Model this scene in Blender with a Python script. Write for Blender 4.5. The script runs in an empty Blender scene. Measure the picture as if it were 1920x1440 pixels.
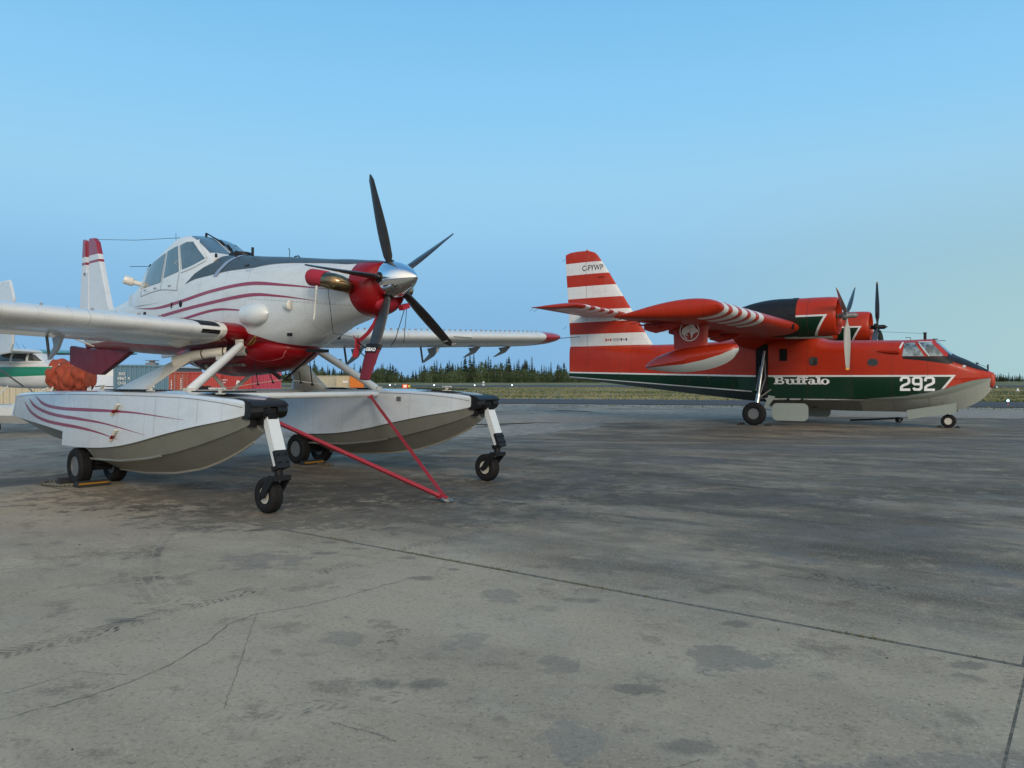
import bpy, bmesh, math, random
from mathutils import Vector, Matrix
from mathutils.bvhtree import BVHTree
R = math.radians
random.seed(7)
SC = bpy.context.scene
COL = SC.collection

# ---------------------------------------------------------------- camera, sky, sun, exposure
EYE = 1.611                      # camera height over the near apron
LOW = -0.363                     # the apron drains away: level of the far ground
cam_d = bpy.data.cameras.new('camera'); cam = bpy.data.objects.new('camera', cam_d); COL.objects.link(cam)
cam.location = (0, 0, EYE); cam.rotation_euler = (R(90), 0, 0)
cam_d.sensor_width = 36; cam_d.lens = 36*1460/1920; cam_d.shift_y = -7/1920
cam_d.clip_start = 0.05; cam_d.clip_end = 8000
SC.camera = cam

SUN_EL, SUN_AZ = 22.0, 166.0      # low evening sun behind the camera (azimuth clockwise from +Y)
W = bpy.data.worlds.new('World'); SC.world = W; W.use_nodes = True
wn = W.node_tree; wn.nodes.clear()
sky = wn.nodes.new('ShaderNodeTexSky'); sky.sky_type = 'NISHITA'; sky.sun_disc = False
sky.sun_elevation = R(SUN_EL); sky.sun_rotation = R(SUN_AZ)
sky.altitude = 200; sky.air_density = 1.0; sky.dust_density = 0.3; sky.ozone_density = 3.0
# the clear evening sky: an even gradient by elevation, the same all the way round, with a little of the physical sky in it
tc = wn.nodes.new('ShaderNodeTexCoord'); sp = wn.nodes.new('ShaderNodeSeparateXYZ'); wn.links.new(tc.outputs['Generated'], sp.inputs[0])
cr = wn.nodes.new('ShaderNodeValToRGB'); wn.links.new(sp.outputs[2], cr.inputs[0])
def s2l(c): return tuple(((q/255)/12.92 if q <= 10 else ((q/255+.055)/1.055)**2.4) for q in c)
SKY = [(0.0, (122, 174, 220)), (.065, (128, 179, 221)), (.13, (137, 189, 227)), (.19, (150, 202, 237)), (.24, (154, 207, 240)), (.33, (140, 203, 243)), (.45, (122, 190, 238)), (.75, (104, 166, 216)), (1.0, (92, 148, 200))]
while len(cr.color_ramp.elements) < len(SKY): cr.color_ramp.elements.new(.5)
for e, (p, c) in zip(cr.color_ramp.elements, SKY): e.position = p; e.color = (*s2l(c), 1)
# towards the sun's side the low sky turns paler and greyer
def mrange(sock, a, b):
    n = wn.nodes.new('ShaderNodeMapRange'); n.interpolation_type = 'SMOOTHSTEP'; wn.links.new(sock, n.inputs[0]); n.inputs[1].default_value = a; n.inputs[2].default_value = b; return n.outputs[0]
hm = wn.nodes.new('ShaderNodeMath'); hm.operation = 'MULTIPLY'; wn.links.new(mrange(sp.outputs[0], -.02, .62), hm.inputs[0]); wn.links.new(mrange(sp.outputs[2], .32, .04), hm.inputs[1])
hx_ = wn.nodes.new('ShaderNodeMix'); hx_.data_type = 'RGBA'; wn.links.new(hm.outputs[0], hx_.inputs[0]); wn.links.new(cr.outputs[0], hx_.inputs[6]); hx_.inputs[7].default_value = (*s2l((166, 202, 207)), 1)
# warm evening glow low round the sun, behind the camera
dv = wn.nodes.new('ShaderNodeVectorMath'); dv.operation = 'DOT_PRODUCT'; wn.links.new(tc.outputs['Generated'], dv.inputs[0]); dv.inputs[1].default_value = (math.sin(R(SUN_AZ))*.985, math.cos(R(SUN_AZ))*.985, .17)
gm = wn.nodes.new('ShaderNodeMapRange'); gm.interpolation_type = 'SMOOTHSTEP'; wn.links.new(dv.outputs['Value'], gm.inputs[0]); gm.inputs[1].default_value = .15; gm.inputs[2].default_value = 1.0
gl_ = wn.nodes.new('ShaderNodeMix'); gl_.data_type = 'RGBA'; wn.links.new(gm.outputs[0], gl_.inputs[0]); wn.links.new(hx_.outputs[2], gl_.inputs[6]); gl_.inputs[7].default_value = (1.35, 1.2, 1.0, 1)
mul = wn.nodes.new('ShaderNodeVectorMath'); mul.operation = 'SCALE'; wn.links.new(sky.outputs[0], mul.inputs[0]); mul.inputs['Scale'].default_value = .2
mix = wn.nodes.new('ShaderNodeMix'); mix.data_type = 'RGBA'; mix.inputs[0].default_value = .02
wn.links.new(gl_.outputs[2], mix.inputs[6]); wn.links.new(mul.outputs[0], mix.inputs[7])
bg = wn.nodes.new('ShaderNodeBackground'); bg.inputs['Strength'].default_value = 1.0
wo = wn.nodes.new('ShaderNodeOutputWorld')
wn.links.new(mix.outputs[2], bg.inputs[0]); wn.links.new(bg.outputs[0], wo.inputs[0])
sd = bpy.data.lights.new('sun', 'SUN'); sd.energy = 1.4; sd.angle = R(14); sd.color = (1.0, 0.91, 0.80)
sun = bpy.data.objects.new('sun', sd); COL.objects.link(sun)
_d = Vector((math.sin(R(SUN_AZ))*math.cos(R(SUN_EL)), math.cos(R(SUN_AZ))*math.cos(R(SUN_EL)), math.sin(R(SUN_EL))))
sun.rotation_euler = _d.to_track_quat('Z', 'Y').to_euler()
SC.view_settings.view_transform = 'Standard'; SC.view_settings.look = 'None'
SC.view_settings.gamma = 1; SC.view_settings.use_curve_mapping = False
SC.view_settings.exposure = 0.0

def gz(x, y):
    """ground level: flat near the camera, falling 0.36 m towards the far side of the apron"""
    t = min(1, max(0, (y-16.2)/12.0)); return LOW*t*t*(3-2*t)

# ---------------------------------------------------------------- material helpers
class EX:
    """tiny expression wrapper round shader math nodes"""
    def __init__(s, nt, sock): s.nt, s.k = nt, sock
    def _m(s, op, *a):
        n = s.nt.nodes.new('ShaderNodeMath'); n.operation = op
        for i, v in enumerate((s,)+a):
            if isinstance(v, EX): s.nt.links.new(v.k, n.inputs[i])
            else: n.inputs[i].default_value = v
        return EX(s.nt, n.outputs[0])
    def __add__(s, o): return s._m('ADD', o)
    def __sub__(s, o): return s._m('SUBTRACT', o)
    def __mul__(s, o): return s._m('MULTIPLY', o)
    def __truediv__(s, o): return s._m('DIVIDE', o)
    def gt(s, o): return s._m('GREATER_THAN', o)
    def lt(s, o): return s._m('LESS_THAN', o)
    def abs(s): return s._m('ABSOLUTE')
    def frac(s): return s._m('FRACT')
    def max(s, o): return s._m('MAXIMUM', o)
    def min(s, o): return s._m('MINIMUM', o)
    def ramp(s, a, b, clampit=True):
        n = s.nt.nodes.new('ShaderNodeMapRange'); n.clamp = clampit
        s.nt.links.new(s.k, n.inputs[0]); n.inputs[1].default_value = a; n.inputs[2].default_value = b
        return EX(s.nt, n.outputs[0])
    def curve(s, pts):
        """piecewise-linear function of s given as [(x, y)...] built as a sum of ramps"""
        pts = sorted(pts); e = None
        for (x0, y0), (x1, y1) in zip(pts, pts[1:]):
            t = s.ramp(x0, x1)*(y1-y0); e = t if e is None else e+t
        return e+pts[0][1]

class MAT:
    def __init__(s, name, base=(.5, .5, .5), rough=.5, metal=0., coat=0., spec=.5):
        s.m = bpy.data.materials.new(name); s.m.use_nodes = True; s.nt = s.m.node_tree
        s.b = s.nt.nodes['Principled BSDF']; s.base = None
        s.b.inputs['Base Color'].default_value = (*base, 1); s.b.inputs['Roughness'].default_value = rough
        s.b.inputs['Metallic'].default_value = metal; s.b.inputs['Coat Weight'].default_value = coat
        s.b.inputs['Coat Roughness'].default_value = .08
        s.b.inputs['Specular IOR Level'].default_value = spec
        s.col = None; s.basev = base
        s._tc = None
    def obj(s):
        if not s._tc: s._tc = s.nt.nodes.new('ShaderNodeTexCoord')
        return s._tc.outputs['Object']
    def xyz(s):
        n = s.nt.nodes.new('ShaderNodeSeparateXYZ'); s.nt.links.new(s.obj(), n.inputs[0])
        return [EX(s.nt, o) for o in n.outputs]
    def noise(s, scale, detail=4, rough=.6, stretch=(1, 1, 1), dist=0, seed=0):
        mp = s.nt.nodes.new('ShaderNodeMapping'); s.nt.links.new(s.obj(), mp.inputs[0])
        mp.inputs['Scale'].default_value = stretch; mp.inputs['Location'].default_value = (seed*7.3, seed*3.1, seed)
        n = s.nt.nodes.new('ShaderNodeTexNoise'); s.nt.links.new(mp.outputs[0], n.inputs['Vector'])
        n.inputs['Scale'].default_value = scale; n.inputs['Detail'].default_value = detail
        n.inputs['Roughness'].default_value = rough; n.inputs['Distortion'].default_value = dist
        return EX(s.nt, n.outputs['Fac'])
    def voro(s, scale, feature='F1', stretch=(1, 1, 1)):
        mp = s.nt.nodes.new('ShaderNodeMapping'); s.nt.links.new(s.obj(), mp.inputs[0]); mp.inputs['Scale'].default_value = stretch
        n = s.nt.nodes.new('ShaderNodeTexVoronoi'); n.feature = feature
        s.nt.links.new(mp.outputs[0], n.inputs['Vector']); n.inputs['Scale'].default_value = scale
        return EX(s.nt, n.outputs['Distance'])
    def layer(s, fac, color, mode='MIX'):
        """mix `color` over what is there so far by fac (EX or number)"""
        n = s.nt.nodes.new('ShaderNodeMix'); n.data_type = 'RGBA'; n.blend_type = mode; n.clamp_factor = True
        A_, B_ = n.inputs[6], n.inputs[7]
        if s.col is None: A_.default_value = (*s.basev, 1)
        else: s.nt.links.new(s.col, A_)
        if isinstance(color, tuple): B_.default_value = (*color, 1)
        else: s.nt.links.new(color, B_)
        if isinstance(fac, EX): s.nt.links.new(fac.k, n.inputs[0])
        else: n.inputs[0].default_value = fac
        s.col = n.outputs[2]; s.nt.links.new(s.col, s.b.inputs['Base Color']); return s
    def rough(s, e): s.nt.links.new(e.k, s.b.inputs['Roughness']); return s
    def bump(s, h, strength=.3, dist=.01):
        n = s.nt.nodes.new('ShaderNodeBump'); s.nt.links.new(h.k, n.inputs['Height'])
        n.inputs['Strength'].default_value = strength; n.inputs['Distance'].default_value = dist
        s.nt.links.new(n.outputs[0], s.b.inputs['Normal']); return s
    def emit(s, col, st):
        s.b.inputs['Emission Color'].default_value = (*col, 1); s.b.inputs['Emission Strength'].default_value = st; return s

def paint(name, col, rough=.3, coat=.5, dirt=.12, dirtcol=(.16, .14, .11), scale=2.2, streak=(1, 1, 3)):
    """glossy aircraft paint with faint grime and uneven gloss"""
    m = MAT(name, col, rough, coat=coat)
    n = m.noise(scale, 6, .65, streak)
    m.layer(n.ramp(.5, .8)*dirt, dirtcol)
    n2 = m.noise(scale*6, 4, .6)
    m.layer(n2.ramp(.55, .75)*(dirt*.5), dirtcol)
    m.rough(m.noise(3.1, 4).ramp(.2, .8)*.18+(rough-.06))
    return m

# ---------------------------------------------------------------- mesh helpers
def V(*a): return Vector(a)
class MB:
    def __init__(s): s.v = []; s.f = []; s.mi = []
    def face(s, idx, m=0): s.f.append(tuple(idx)); s.mi.append(m)
    def add(s, vs): b = len(s.v); s.v += [tuple(p) for p in vs]; return b
    def loft(s, rings, closed=True, cap0=True, cap1=True, m=0):
        n = len(rings[0]); b = s.add([p for r in rings for p in r])
        k = n if closed else n-1
        for i in range(len(rings)-1):
            for j in range(k):
                a, c = b+i*n+j, b+i*n+(j+1) % n
                s.face((a, c, c+n, a+n), m)
        if closed and cap0: s.face([b+j for j in range(n)][::-1], m)
        if closed and cap1: s.face([b+(len(rings)-1)*n+j for j in range(n)], m)
        return s
    def box(s, c, size, rot=None, m=0, taper=1.0):
        hx, hy, hz = [q/2 for q in size]; M = rot if rot else Matrix.Identity(3); c = Vector(c)
        P = []
        for z in (-1, 1):
            t = taper if z > 0 else 1
            for x, y in ((-1, -1), (1, -1), (1, 1), (-1, 1)): P.append(c+M @ Vector((x*hx*t, y*hy*t, z*hz)))
        b = s.add(P)
        for q in ((3, 2, 1, 0), (4, 5, 6, 7), (0, 1, 5, 4), (1, 2, 6, 5), (2, 3, 7, 6), (3, 0, 4, 7)): s.face([b+i for i in q], m)
        return s
    def tube(s, path, r, n=10, cap=True, m=0, flat=1.0):
        path = [Vector(p) for p in path]; rr = r if isinstance(r, (list, tuple)) else [r]*len(path)
        rings = []; up = None
        for i, p in enumerate(path):
            d = (path[min(i+1, len(path)-1)]-path[max(i-1, 0)]).normalized()
            if up is None:
                up = Vector((0, 0, 1)) if abs(d.z) < .9 else Vector((1, 0, 0))
            a = d.cross(up).normalized(); u = a.cross(d).normalized(); up = u
            rings.append([p+(a*math.cos(t)+u*math.sin(t)*flat)*rr[i] for t in [2*math.pi*k/n for k in range(n)]])
        return s.loft(rings, True, cap, cap, m)
    def lathe(s, prof, origin, axis, n=24, m=0, cap=True):
        """prof [(distance along axis, radius)...]"""
        o = Vector(origin); d = Vector(axis).normalized()
        u = Vector((0, 0, 1)) if abs(d.z) < .9 else Vector((1, 0, 0)); a = d.cross(u).normalized(); u = a.cross(d)
        rings = [[o+d*t+(a*math.cos(2*math.pi*k/n)+u*math.sin(2*math.pi*k/n))*max(r, 1e-4) for k in range(n)] for t, r in prof]
        return s.loft(rings, True, cap, cap, m)
    def prism(s, poly, f0, f1, m=0):
        """poly list of 2D points; f0/f1 map a 2D point to the two 3D faces"""
        return s.loft([[f0(p) for p in poly], [f1(p) for p in poly]], True, True, True, m)
    def bvh(s): return BVHTree.FromPolygons([Vector(p) for p in s.v], s.f)
    def build(s, name, mats, parent=None, smooth=40, loc=None):
        me = bpy.data.meshes.new(name); me.from_pydata(s.v, [], s.f)
        bm = bmesh.new(); bm.from_mesh(me); bmesh.ops.recalc_face_normals(bm, faces=bm.faces); bm.to_mesh(me); bm.free()
        if not isinstance(mats, (list, tuple)): mats = [mats]
        for q in mats: me.materials.append(q.m if isinstance(q, MAT) else q)
        if len(mats) > 1: me.polygons.foreach_set('material_index', s.mi)
        if smooth:
            me.polygons.foreach_set('use_smooth', [True]*len(me.polygons)); me.set_sharp_from_angle(angle=R(smooth))
        o = bpy.data.objects.new(name, me); COL.objects.link(o)
        if parent: o.parent = parent
        if loc: o.location = loc
        return o

def empty(name, loc, rz=0):
    o = bpy.data.objects.new(name, None); COL.objects.link(o); o.location = loc; o.rotation_euler = (0, 0, rz)
    o.empty_display_size = .3; return o
def tag(o, label, cat, group=None):
    o['label'] = label; o['category'] = cat
    if group: o['group'] = group
    return o
def kind(o, k): o['kind'] = k; return o
def copy_tree(o, parent=None):
    c = o.copy(); COL.objects.link(c)
    if parent: c.parent = parent
    for ch in list(o.children): copy_tree(ch, c)
    return c

def resample(pl, n):
    pl = [Vector(p) for p in pl]; L = [0]
    for a, b in zip(pl, pl[1:]): L.append(L[-1]+(b-a).length)
    out = []; j = 0
    for i in range(n):
        t = L[-1]*i/(n-1)
        while j < len(pl)-2 and L[j+1] < t: j += 1
        k = (t-L[j])/max(L[j+1]-L[j], 1e-9); out.append(pl[j].lerp(pl[j+1], min(1, max(0, k))))
    return out
def smooth_line(pts, n=40):
    """Catmull-Rom through 2D points"""
    P = [Vector(p) for p in pts]; P = [2*P[0]-P[1]]+P+[2*P[-1]-P[-2]]; out = []
    seg = len(P)-3
    for i in range(n):
        t = seg*i/(n-1); k = min(int(t), seg-1); u = t-k
        a, b, c, d = P[k:k+4]
        out.append(.5*((2*b)+(c-a)*u+(2*a-5*b+4*c-d)*u*u+(3*b-a-3*c+d)*u**3))
    return out
def cast(bvh, p2, plane, side, off):
    """drop a 2D point onto a body: plane 'xz' casts along y from `side`, 'xy' casts down/up z, 'yz' along x"""
    if plane == 'xz': o = V(p2[0], side*30, p2[1]); d = V(0, -side, 0)
    elif plane == 'xy': o = V(p2[0], p2[1], side*30); d = V(0, 0, -side)
    else: o = V(side*60, p2[0], p2[1]); d = V(-side, 0, 0)
    h, nrm, _, _ = bvh.ray_cast(o, d)
    if h is None: return None
    if nrm.dot(d) > 0: nrm = -nrm
    return h+nrm*off
def patch(mb, bvh, top, bot, nu, nv, plane='xz', side=-1, off=.004, m=0):
    """a thin sheet following the surface between two 2D polylines"""
    T = resample(top, nu); B = resample(bot, nu); G = []
    for i in range(nu):
        G.append([cast(bvh, T[i].lerp(B[i], j/(nv-1)), plane, side, off) for j in range(nv)])
    ids = {}
    for i in range(nu):
        for j in range(nv):
            if G[i][j] is not None: ids[i, j] = mb.add([G[i][j]])
    for i in range(nu-1):
        for j in range(nv-1):
            q = [(i, j), (i+1, j), (i+1, j+1), (i, j+1)]
            if all(k in ids for k in q): mb.face([ids[k] for k in q], m)
    return mb
def stripe(mb, bvh, pts, w, n=50, taper=(1, 1), **k):
    """a painted line of width w (tapered to points at its ends) on the surface"""
    c = smooth_line(pts, n); T = []; B = []
    for i, p in enumerate(c):
        d = (c[min(i+1, n-1)]-c[max(i-1, 0)]).normalized(); q = Vector((-d.y, d.x))
        u = i/(n-1); h = w/2*min(1, .04+u/max(taper[0], 1e-6), .04+(1-u)/max(taper[1], 1e-6)) if taper else w/2
        T.append(p+q*h); B.append(p-q*h)
    ids = []
    for a, b in zip(T, B):
        A_ = cast(bvh, a, k.get('plane', 'xz'), k.get('side', -1), k.get('off', .004)); B_ = cast(bvh, b, k.get('plane', 'xz'), k.get('side', -1), k.get('off', .004))
        ids.append(mb.add([A_, B_]) if A_ is not None and B_ is not None else None)
    for i, j in zip(ids, ids[1:]):
        if i is not None and j is not None: mb.face((i, j, j+1, i+1), k.get('m', 0))
    return mb
def text_mesh(body, size, bold=0., shear=0., spacing=1.):
    """flat glyph outlines as (verts2d, faces)"""
    cu = bpy.data.curves.new('glyphs', 'FONT'); cu.body = body; cu.size = size; cu.offset = bold; cu.shear = shear
    cu.space_character = spacing; cu.resolution_u = 3; cu.align_x = 'CENTER'; cu.align_y = 'CENTER'
    o = bpy.data.objects.new('glyphs', cu); COL.objects.link(o)
    me = bpy.data.meshes.new_from_object(o.evaluated_get(bpy.context.evaluated_depsgraph_get()))
    vs = [Vector((v.co.x, v.co.y)) for v in me.vertices]; fs = [tuple(p.vertices) for p in me.polygons]
    bpy.data.objects.remove(o); bpy.data.curves.remove(cu); bpy.data.meshes.remove(me)
    return vs, fs
def put_text(mb, vs, fs, fn, m=0):
    ids = [mb.add([fn(v)]) for v in vs]
    for f in fs: mb.face([ids[i] for i in f], m)
    return mb
def strokes(mb, lines, w, fn, m=0):
    """flat lettering from thick mitred polylines; fn maps 2D to 3D"""
    for pl in lines:
        P = [Vector(p) for p in pl]; n = len(P); L = []
        for i, p in enumerate(P):
            d0 = (P[i]-P[i-1]).normalized() if i > 0 else (P[1]-P[0]).normalized()
            d1 = (P[i+1]-P[i]).normalized() if i < n-1 else d0
            q0 = Vector((-d0.y, d0.x)); q1 = Vector((-d1.y, d1.x)); q = (q0+q1).normalized()
            k = w/2/max(.35, q.dot(q1)); L.append((p+q*k, p-q*k))
        ids = [mb.add([fn(a), fn(b)]) for a, b in L]
        for i, j in zip(ids, ids[1:]): mb.face((i, j, j+1, i+1), m)
    return mb
def sring(x, hw, zt, zm, zb, et=2.3, eb=2.3, n=32, yc=0):
    """fuselage ring: superellipse with its own top and bottom fullness"""
    out = []
    for k in range(n):
        t = 2*math.pi*k/n; c, s = math.cos(t), math.sin(t); e = et if s >= 0 else eb
        y = math.copysign(abs(c)**(2/e), c)*hw; z = zm+math.copysign(abs(s)**(2/e), s)*((zt-zm) if s >= 0 else (zm-zb))
        out.append((x, yc+y, z))
    return out
def interp(st, xs):
    """linear/smooth interpolation of station tuples (x first, descending) at xs"""
    out = []
    st = sorted(st, key=lambda q: q[0])
    for x in xs:
        for a, b in zip(st, st[1:]):
            if a[0]-1e-9 <= x <= b[0]+1e-9:
                t = (x-a[0])/(b[0]-a[0]); out.append((x,)+tuple(p+(q-p)*t for p, q in zip(a[1:], b[1:]))); break
    return out
def cr_interp(st, n):
    """Catmull-Rom resampling of station tuples by index"""
    st = [tuple(s) for s in st]; P = [tuple(2*a-b for a, b in zip(st[0], st[1]))]+st+[tuple(2*a-b for a, b in zip(st[-1], st[-2]))]
    out = []
    for i in range(n):
        t = (len(st)-1)*i/(n-1); k = min(int(t), len(st)-2); u = t-k
        out.append(tuple(.5*((2*b)+(c-a)*u+(2*a-5*b+4*c-d)*u*u+(3*b-a-3*c+d)*u**3) for a, b, c, d in zip(*P[k:k+4])))
    return out
def airfoil(chord, thick, n=12, camber=.02):
    """closed section [(x back from LE, z)...], LE at 0"""
    up, lo = [], []
    for i in range(n+1):
        c = (1-math.cos(math.pi*i/n))/2
        t = 5*thick*(.2969*math.sqrt(c)-.126*c-.3516*c*c+.2843*c**3-.1036*c**4)
        m = camber*4*c*(1-c)
        up.append((c*chord, (m+t)*chord)); lo.append((c*chord, (m-t)*chord))
    return up+lo[1:-1][::-1]
def wing_loft(mb, secs, thick=.15, camber=.02, n=12, m=0, cap=True):
    """secs: (y, xLE, z, chord, incidence)"""
    rings = []
    for y, xl, z, ch, inc in secs:
        ring = []
        for c, t in airfoil(ch, thick, n, camber):
            ring.append((xl-c*math.cos(inc)+t*math.sin(inc)*0, y, z-c*math.sin(inc)+t))
        rings.append(ring)
    return mb.loft(rings, True, cap, cap, m)
def wheel(parent, c, axis, R_, w, rim, mats, groove=3, name='tyre'):
    """a tyre (part) with its rim (sub-part)"""
    d = Vector(axis).normalized(); mb = MB(); h = w/2
    prof = [(-h*.62, rim), (-h*.8, rim*1.06), (-h, rim+(R_-rim)*.45), (-h*.92, rim+(R_-rim)*.78), (-h*.7, R_*.97)]
    xs = [(-.55+1.1*i/(groove*4)) for i in range(groove*4+1)]
    for i, u in enumerate(xs): prof.append((u*h, R_-(.012*R_/.25 if i % 4 == 2 else 0)))
    prof += [(h*.7, R_*.97), (h*.92, rim+(R_-rim)*.78), (h, rim+(R_-rim)*.45), (h*.8, rim*1.06), (h*.62, rim)]
    mb.lathe(prof, c, d, 36, cap=False)
    t = mb.build(name, mats[0], parent, 35)
    mb = MB(); mb.lathe([(-h*.66, rim*1.01), (-h*.74, rim*1.0), (-h*.74, rim*.86), (-h*.45, rim*.8), (-h*.35, rim*.5), (-h*.5, rim*.42), (-h*.62, rim*.3), (-h*.62, .001),
        (h*.62, .001), (h*.62, rim*.3), (h*.5, rim*.42), (h*.35, rim*.5), (h*.45, rim*.8), (h*.74, rim*.86), (h*.74, rim*1.0), (h*.66, rim*1.01)], c, d, 28)
    u = Vector((0, 0, 1)); a = d.cross(u).normalized()
    for s in (-1, 1):
        for k in range(8):
            t_ = 2*math.pi*k/8; p = Vector(c)+(a*math.cos(t_)+u*math.sin(t_))*rim*.65+d*s*h*.38
            mb.tube([p-d*.01, p+d*s*.02], rim*.07, 6)
    mb.build('rim', mats[1], t, 35)
    return t
# ================================================================ ground: one sheet to the horizon, apron slabs, taxiway, runway
def TN(t, n): return (.8*t+.6*n, -.6*t+.8*n)
soil = MAT('gravel_and_grass_ground', (.24, .22, .185), .95, spec=.15)
gx_, gy_, _ = soil.xyz()
soil.layer(soil.noise(.35, 8, .7, (1, .35, 1)).ramp(.4, .62), (.34, .315, .265)); soil.layer(soil.noise(3.5, 8, .75).ramp(.5, .68)*.8, (.085, .08, .07)); soil.layer(soil.noise(14, 6, .75).ramp(.55, .66)*.6, (.52, .48, .41)); soil.layer(soil.noise(1.1, 7, .75, (1, .5, 1), seed=7).ramp(.5, .62)*.6, (.11, .102, .088))
gn = soil.noise(.05, 6, .65, (.35, 1, 1))
gfac = (gy_+gx_*.27+gn*26-13).ramp(84, 93)
soil.layer(gfac, (.085, .095, .035)); soil.layer(gfac*soil.noise(.09, 6, .7, (.25, 1, 1)).ramp(.44, .56), (.26, .235, .125)); soil.layer(gfac*soil.noise(.4, 6, .7, (.3, 1, 1)).ramp(.5, .66)*.6, (.05, .065, .022))
soil.layer(gfac*soil.noise(.14, 5, .6, (.15, 1, 1), seed=4).ramp(.56, .62)*.75, (.34, .30, .21))
soil.bump(soil.noise(9, 6, .7), .5, .05)
ys = [-30, -10, 0, 4, 8, 12, 15]+[16+.6*i for i in range(22)]+[30, 34, 40, 50, 65, 80, 100, 130, 170, 230, 320, 450, 650, 950, 1500, 2500, 4500]
xs = [-3500, -1500, -700, -300, -140, -70, -40, -22, -12, -6, 0, 6, 12, 22, 40, 70, 140, 300, 700, 1500, 3500]
m = MB(); ids = [[m.add([(x, y, gz(x, y)-.03)]) for x in xs] for y in ys]
for i in range(len(ys)-1):
    for j in range(len(xs)-1): m.face((ids[i][j], ids[i][j+1], ids[i+1][j+1], ids[i+1][j]))
kind(m.build('ground', soil, None, 60), 'structure')

conc = MAT('weathered_concrete', (.40, .33, .238), .85, spec=.13)
cx, cy, _ = conc.xyz()
nn = cx*.6+cy*.8; tt = cx*.8-cy*.6
def rotn(scale, detail, rough, st, sx, seed=0):
    """noise stretched along the slab direction"""
    mp = conc.nt.nodes.new('ShaderNodeMapping'); conc.nt.links.new(conc.obj(), mp.inputs[0]); mp.inputs['Rotation'].default_value = (0, 0, R(36.87)); mp.inputs['Location'].default_value = (seed*5.1, seed*2.7, 0)
    mp2 = conc.nt.nodes.new('ShaderNodeMapping'); conc.nt.links.new(mp.outputs[0], mp2.inputs[0]); mp2.inputs['Scale'].default_value = (st, sx, 1)
    n = conc.nt.nodes.new('ShaderNodeTexNoise'); conc.nt.links.new(mp2.outputs[0], n.inputs['Vector']); n.inputs['Scale'].default_value = scale; n.inputs['Detail'].default_value = detail; n.inputs['Roughness'].default_value = rough
    return EX(conc.nt, n.outputs['Fac'])
far = (nn+rotn(.4, 5, .6, 1, 1)*2.4-1.2).ramp(4.6, 8.0)
conc.layer(far*.78, (0.110, 0.093, 0.069))
f1 = conc.noise(.42, 8, .68)*.5+rotn(.55, 7, .7, .5, 1.4, 2)*.5
conc.layer(f1.ramp(.44, .60)*(far*.55+.36), (0.075, 0.063, 0.047))
conc.layer(f1.ramp(.50, .36)*(far*.30+.25), (0.408, 0.331, 0.232))
conc.layer(rotn(.9, 7, .72, .30, 1.8, 5).ramp(.53, .66)*(far*.65+.1), (0.043, 0.037, 0.030))
conc.layer(rotn(1.3, 7, .72, .35, 1.7, 9).ramp(.55, .68)*far*.5, (0.245, 0.206, 0.155))
spl = conc.noise(1.9, 8, .74, seed=2)
conc.layer(spl.ramp(.56, .63)*.45, (0.122, 0.101, 0.073))
conc.layer(conc.noise(5.5, 6, .72, seed=6).ramp(.60, .66)*conc.noise(.7, 3, seed=15).ramp(.45, .6)*.5, (0.087, 0.073, 0.055))
conc.layer(conc.noise(3.1, 7, .75, seed=16).ramp(.56, .68)*.4, (0.490, 0.403, 0.284))
conc.layer(conc.noise(30, 5, .8).ramp(.53, .64)*.55, (0.117, 0.096, 0.069)); conc.layer(conc.noise(55, 4, .8, seed=3).ramp(.55, .64)*.5, (0.592, 0.499, 0.361))
vz = conc.voro(1.7, 'F1', (1, 1.6, 1))+conc.noise(6, 5, .75, seed=12)*.55
conc.layer(vz.ramp(.52, .43)*conc.noise(.8, 3, seed=5).ramp(.48, .55)*.5, (0.087, 0.081, 0.069))
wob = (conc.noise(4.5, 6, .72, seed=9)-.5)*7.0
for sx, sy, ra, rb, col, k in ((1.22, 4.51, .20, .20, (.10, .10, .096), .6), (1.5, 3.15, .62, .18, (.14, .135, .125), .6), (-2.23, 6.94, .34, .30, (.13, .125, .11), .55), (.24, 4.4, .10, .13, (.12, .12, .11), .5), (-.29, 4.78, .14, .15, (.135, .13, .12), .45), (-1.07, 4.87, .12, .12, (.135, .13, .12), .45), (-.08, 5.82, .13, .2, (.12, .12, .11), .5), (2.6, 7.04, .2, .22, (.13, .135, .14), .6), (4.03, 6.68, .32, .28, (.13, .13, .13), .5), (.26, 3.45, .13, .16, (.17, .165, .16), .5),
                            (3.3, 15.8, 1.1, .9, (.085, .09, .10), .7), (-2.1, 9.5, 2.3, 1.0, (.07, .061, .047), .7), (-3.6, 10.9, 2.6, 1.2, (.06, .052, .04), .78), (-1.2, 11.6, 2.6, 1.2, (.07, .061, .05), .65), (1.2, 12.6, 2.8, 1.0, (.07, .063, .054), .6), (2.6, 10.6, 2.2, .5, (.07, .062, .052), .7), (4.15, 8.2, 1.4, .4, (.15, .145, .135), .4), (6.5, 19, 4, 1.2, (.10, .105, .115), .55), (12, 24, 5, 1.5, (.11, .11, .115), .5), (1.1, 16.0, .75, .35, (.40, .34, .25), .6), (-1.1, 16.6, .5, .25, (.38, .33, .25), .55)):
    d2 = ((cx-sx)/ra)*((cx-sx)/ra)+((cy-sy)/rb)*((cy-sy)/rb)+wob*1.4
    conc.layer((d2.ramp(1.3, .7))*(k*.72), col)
conc.rough(conc.noise(1.1, 6, .65).ramp(.35, .65)*.35+.55)
conc.bump(conc.noise(40, 6, .75)*.5+conc.noise(6, 4, .6)*.5, .25, .012)
apron = kind(empty('apron', (0, 0, 0)), 'structure')
tls = [-.31+7.16*k for k in range(-4, 9)]; nls = [-5.55, 5.25, 16.05, 26.85, 37.65, 48.4]
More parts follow.
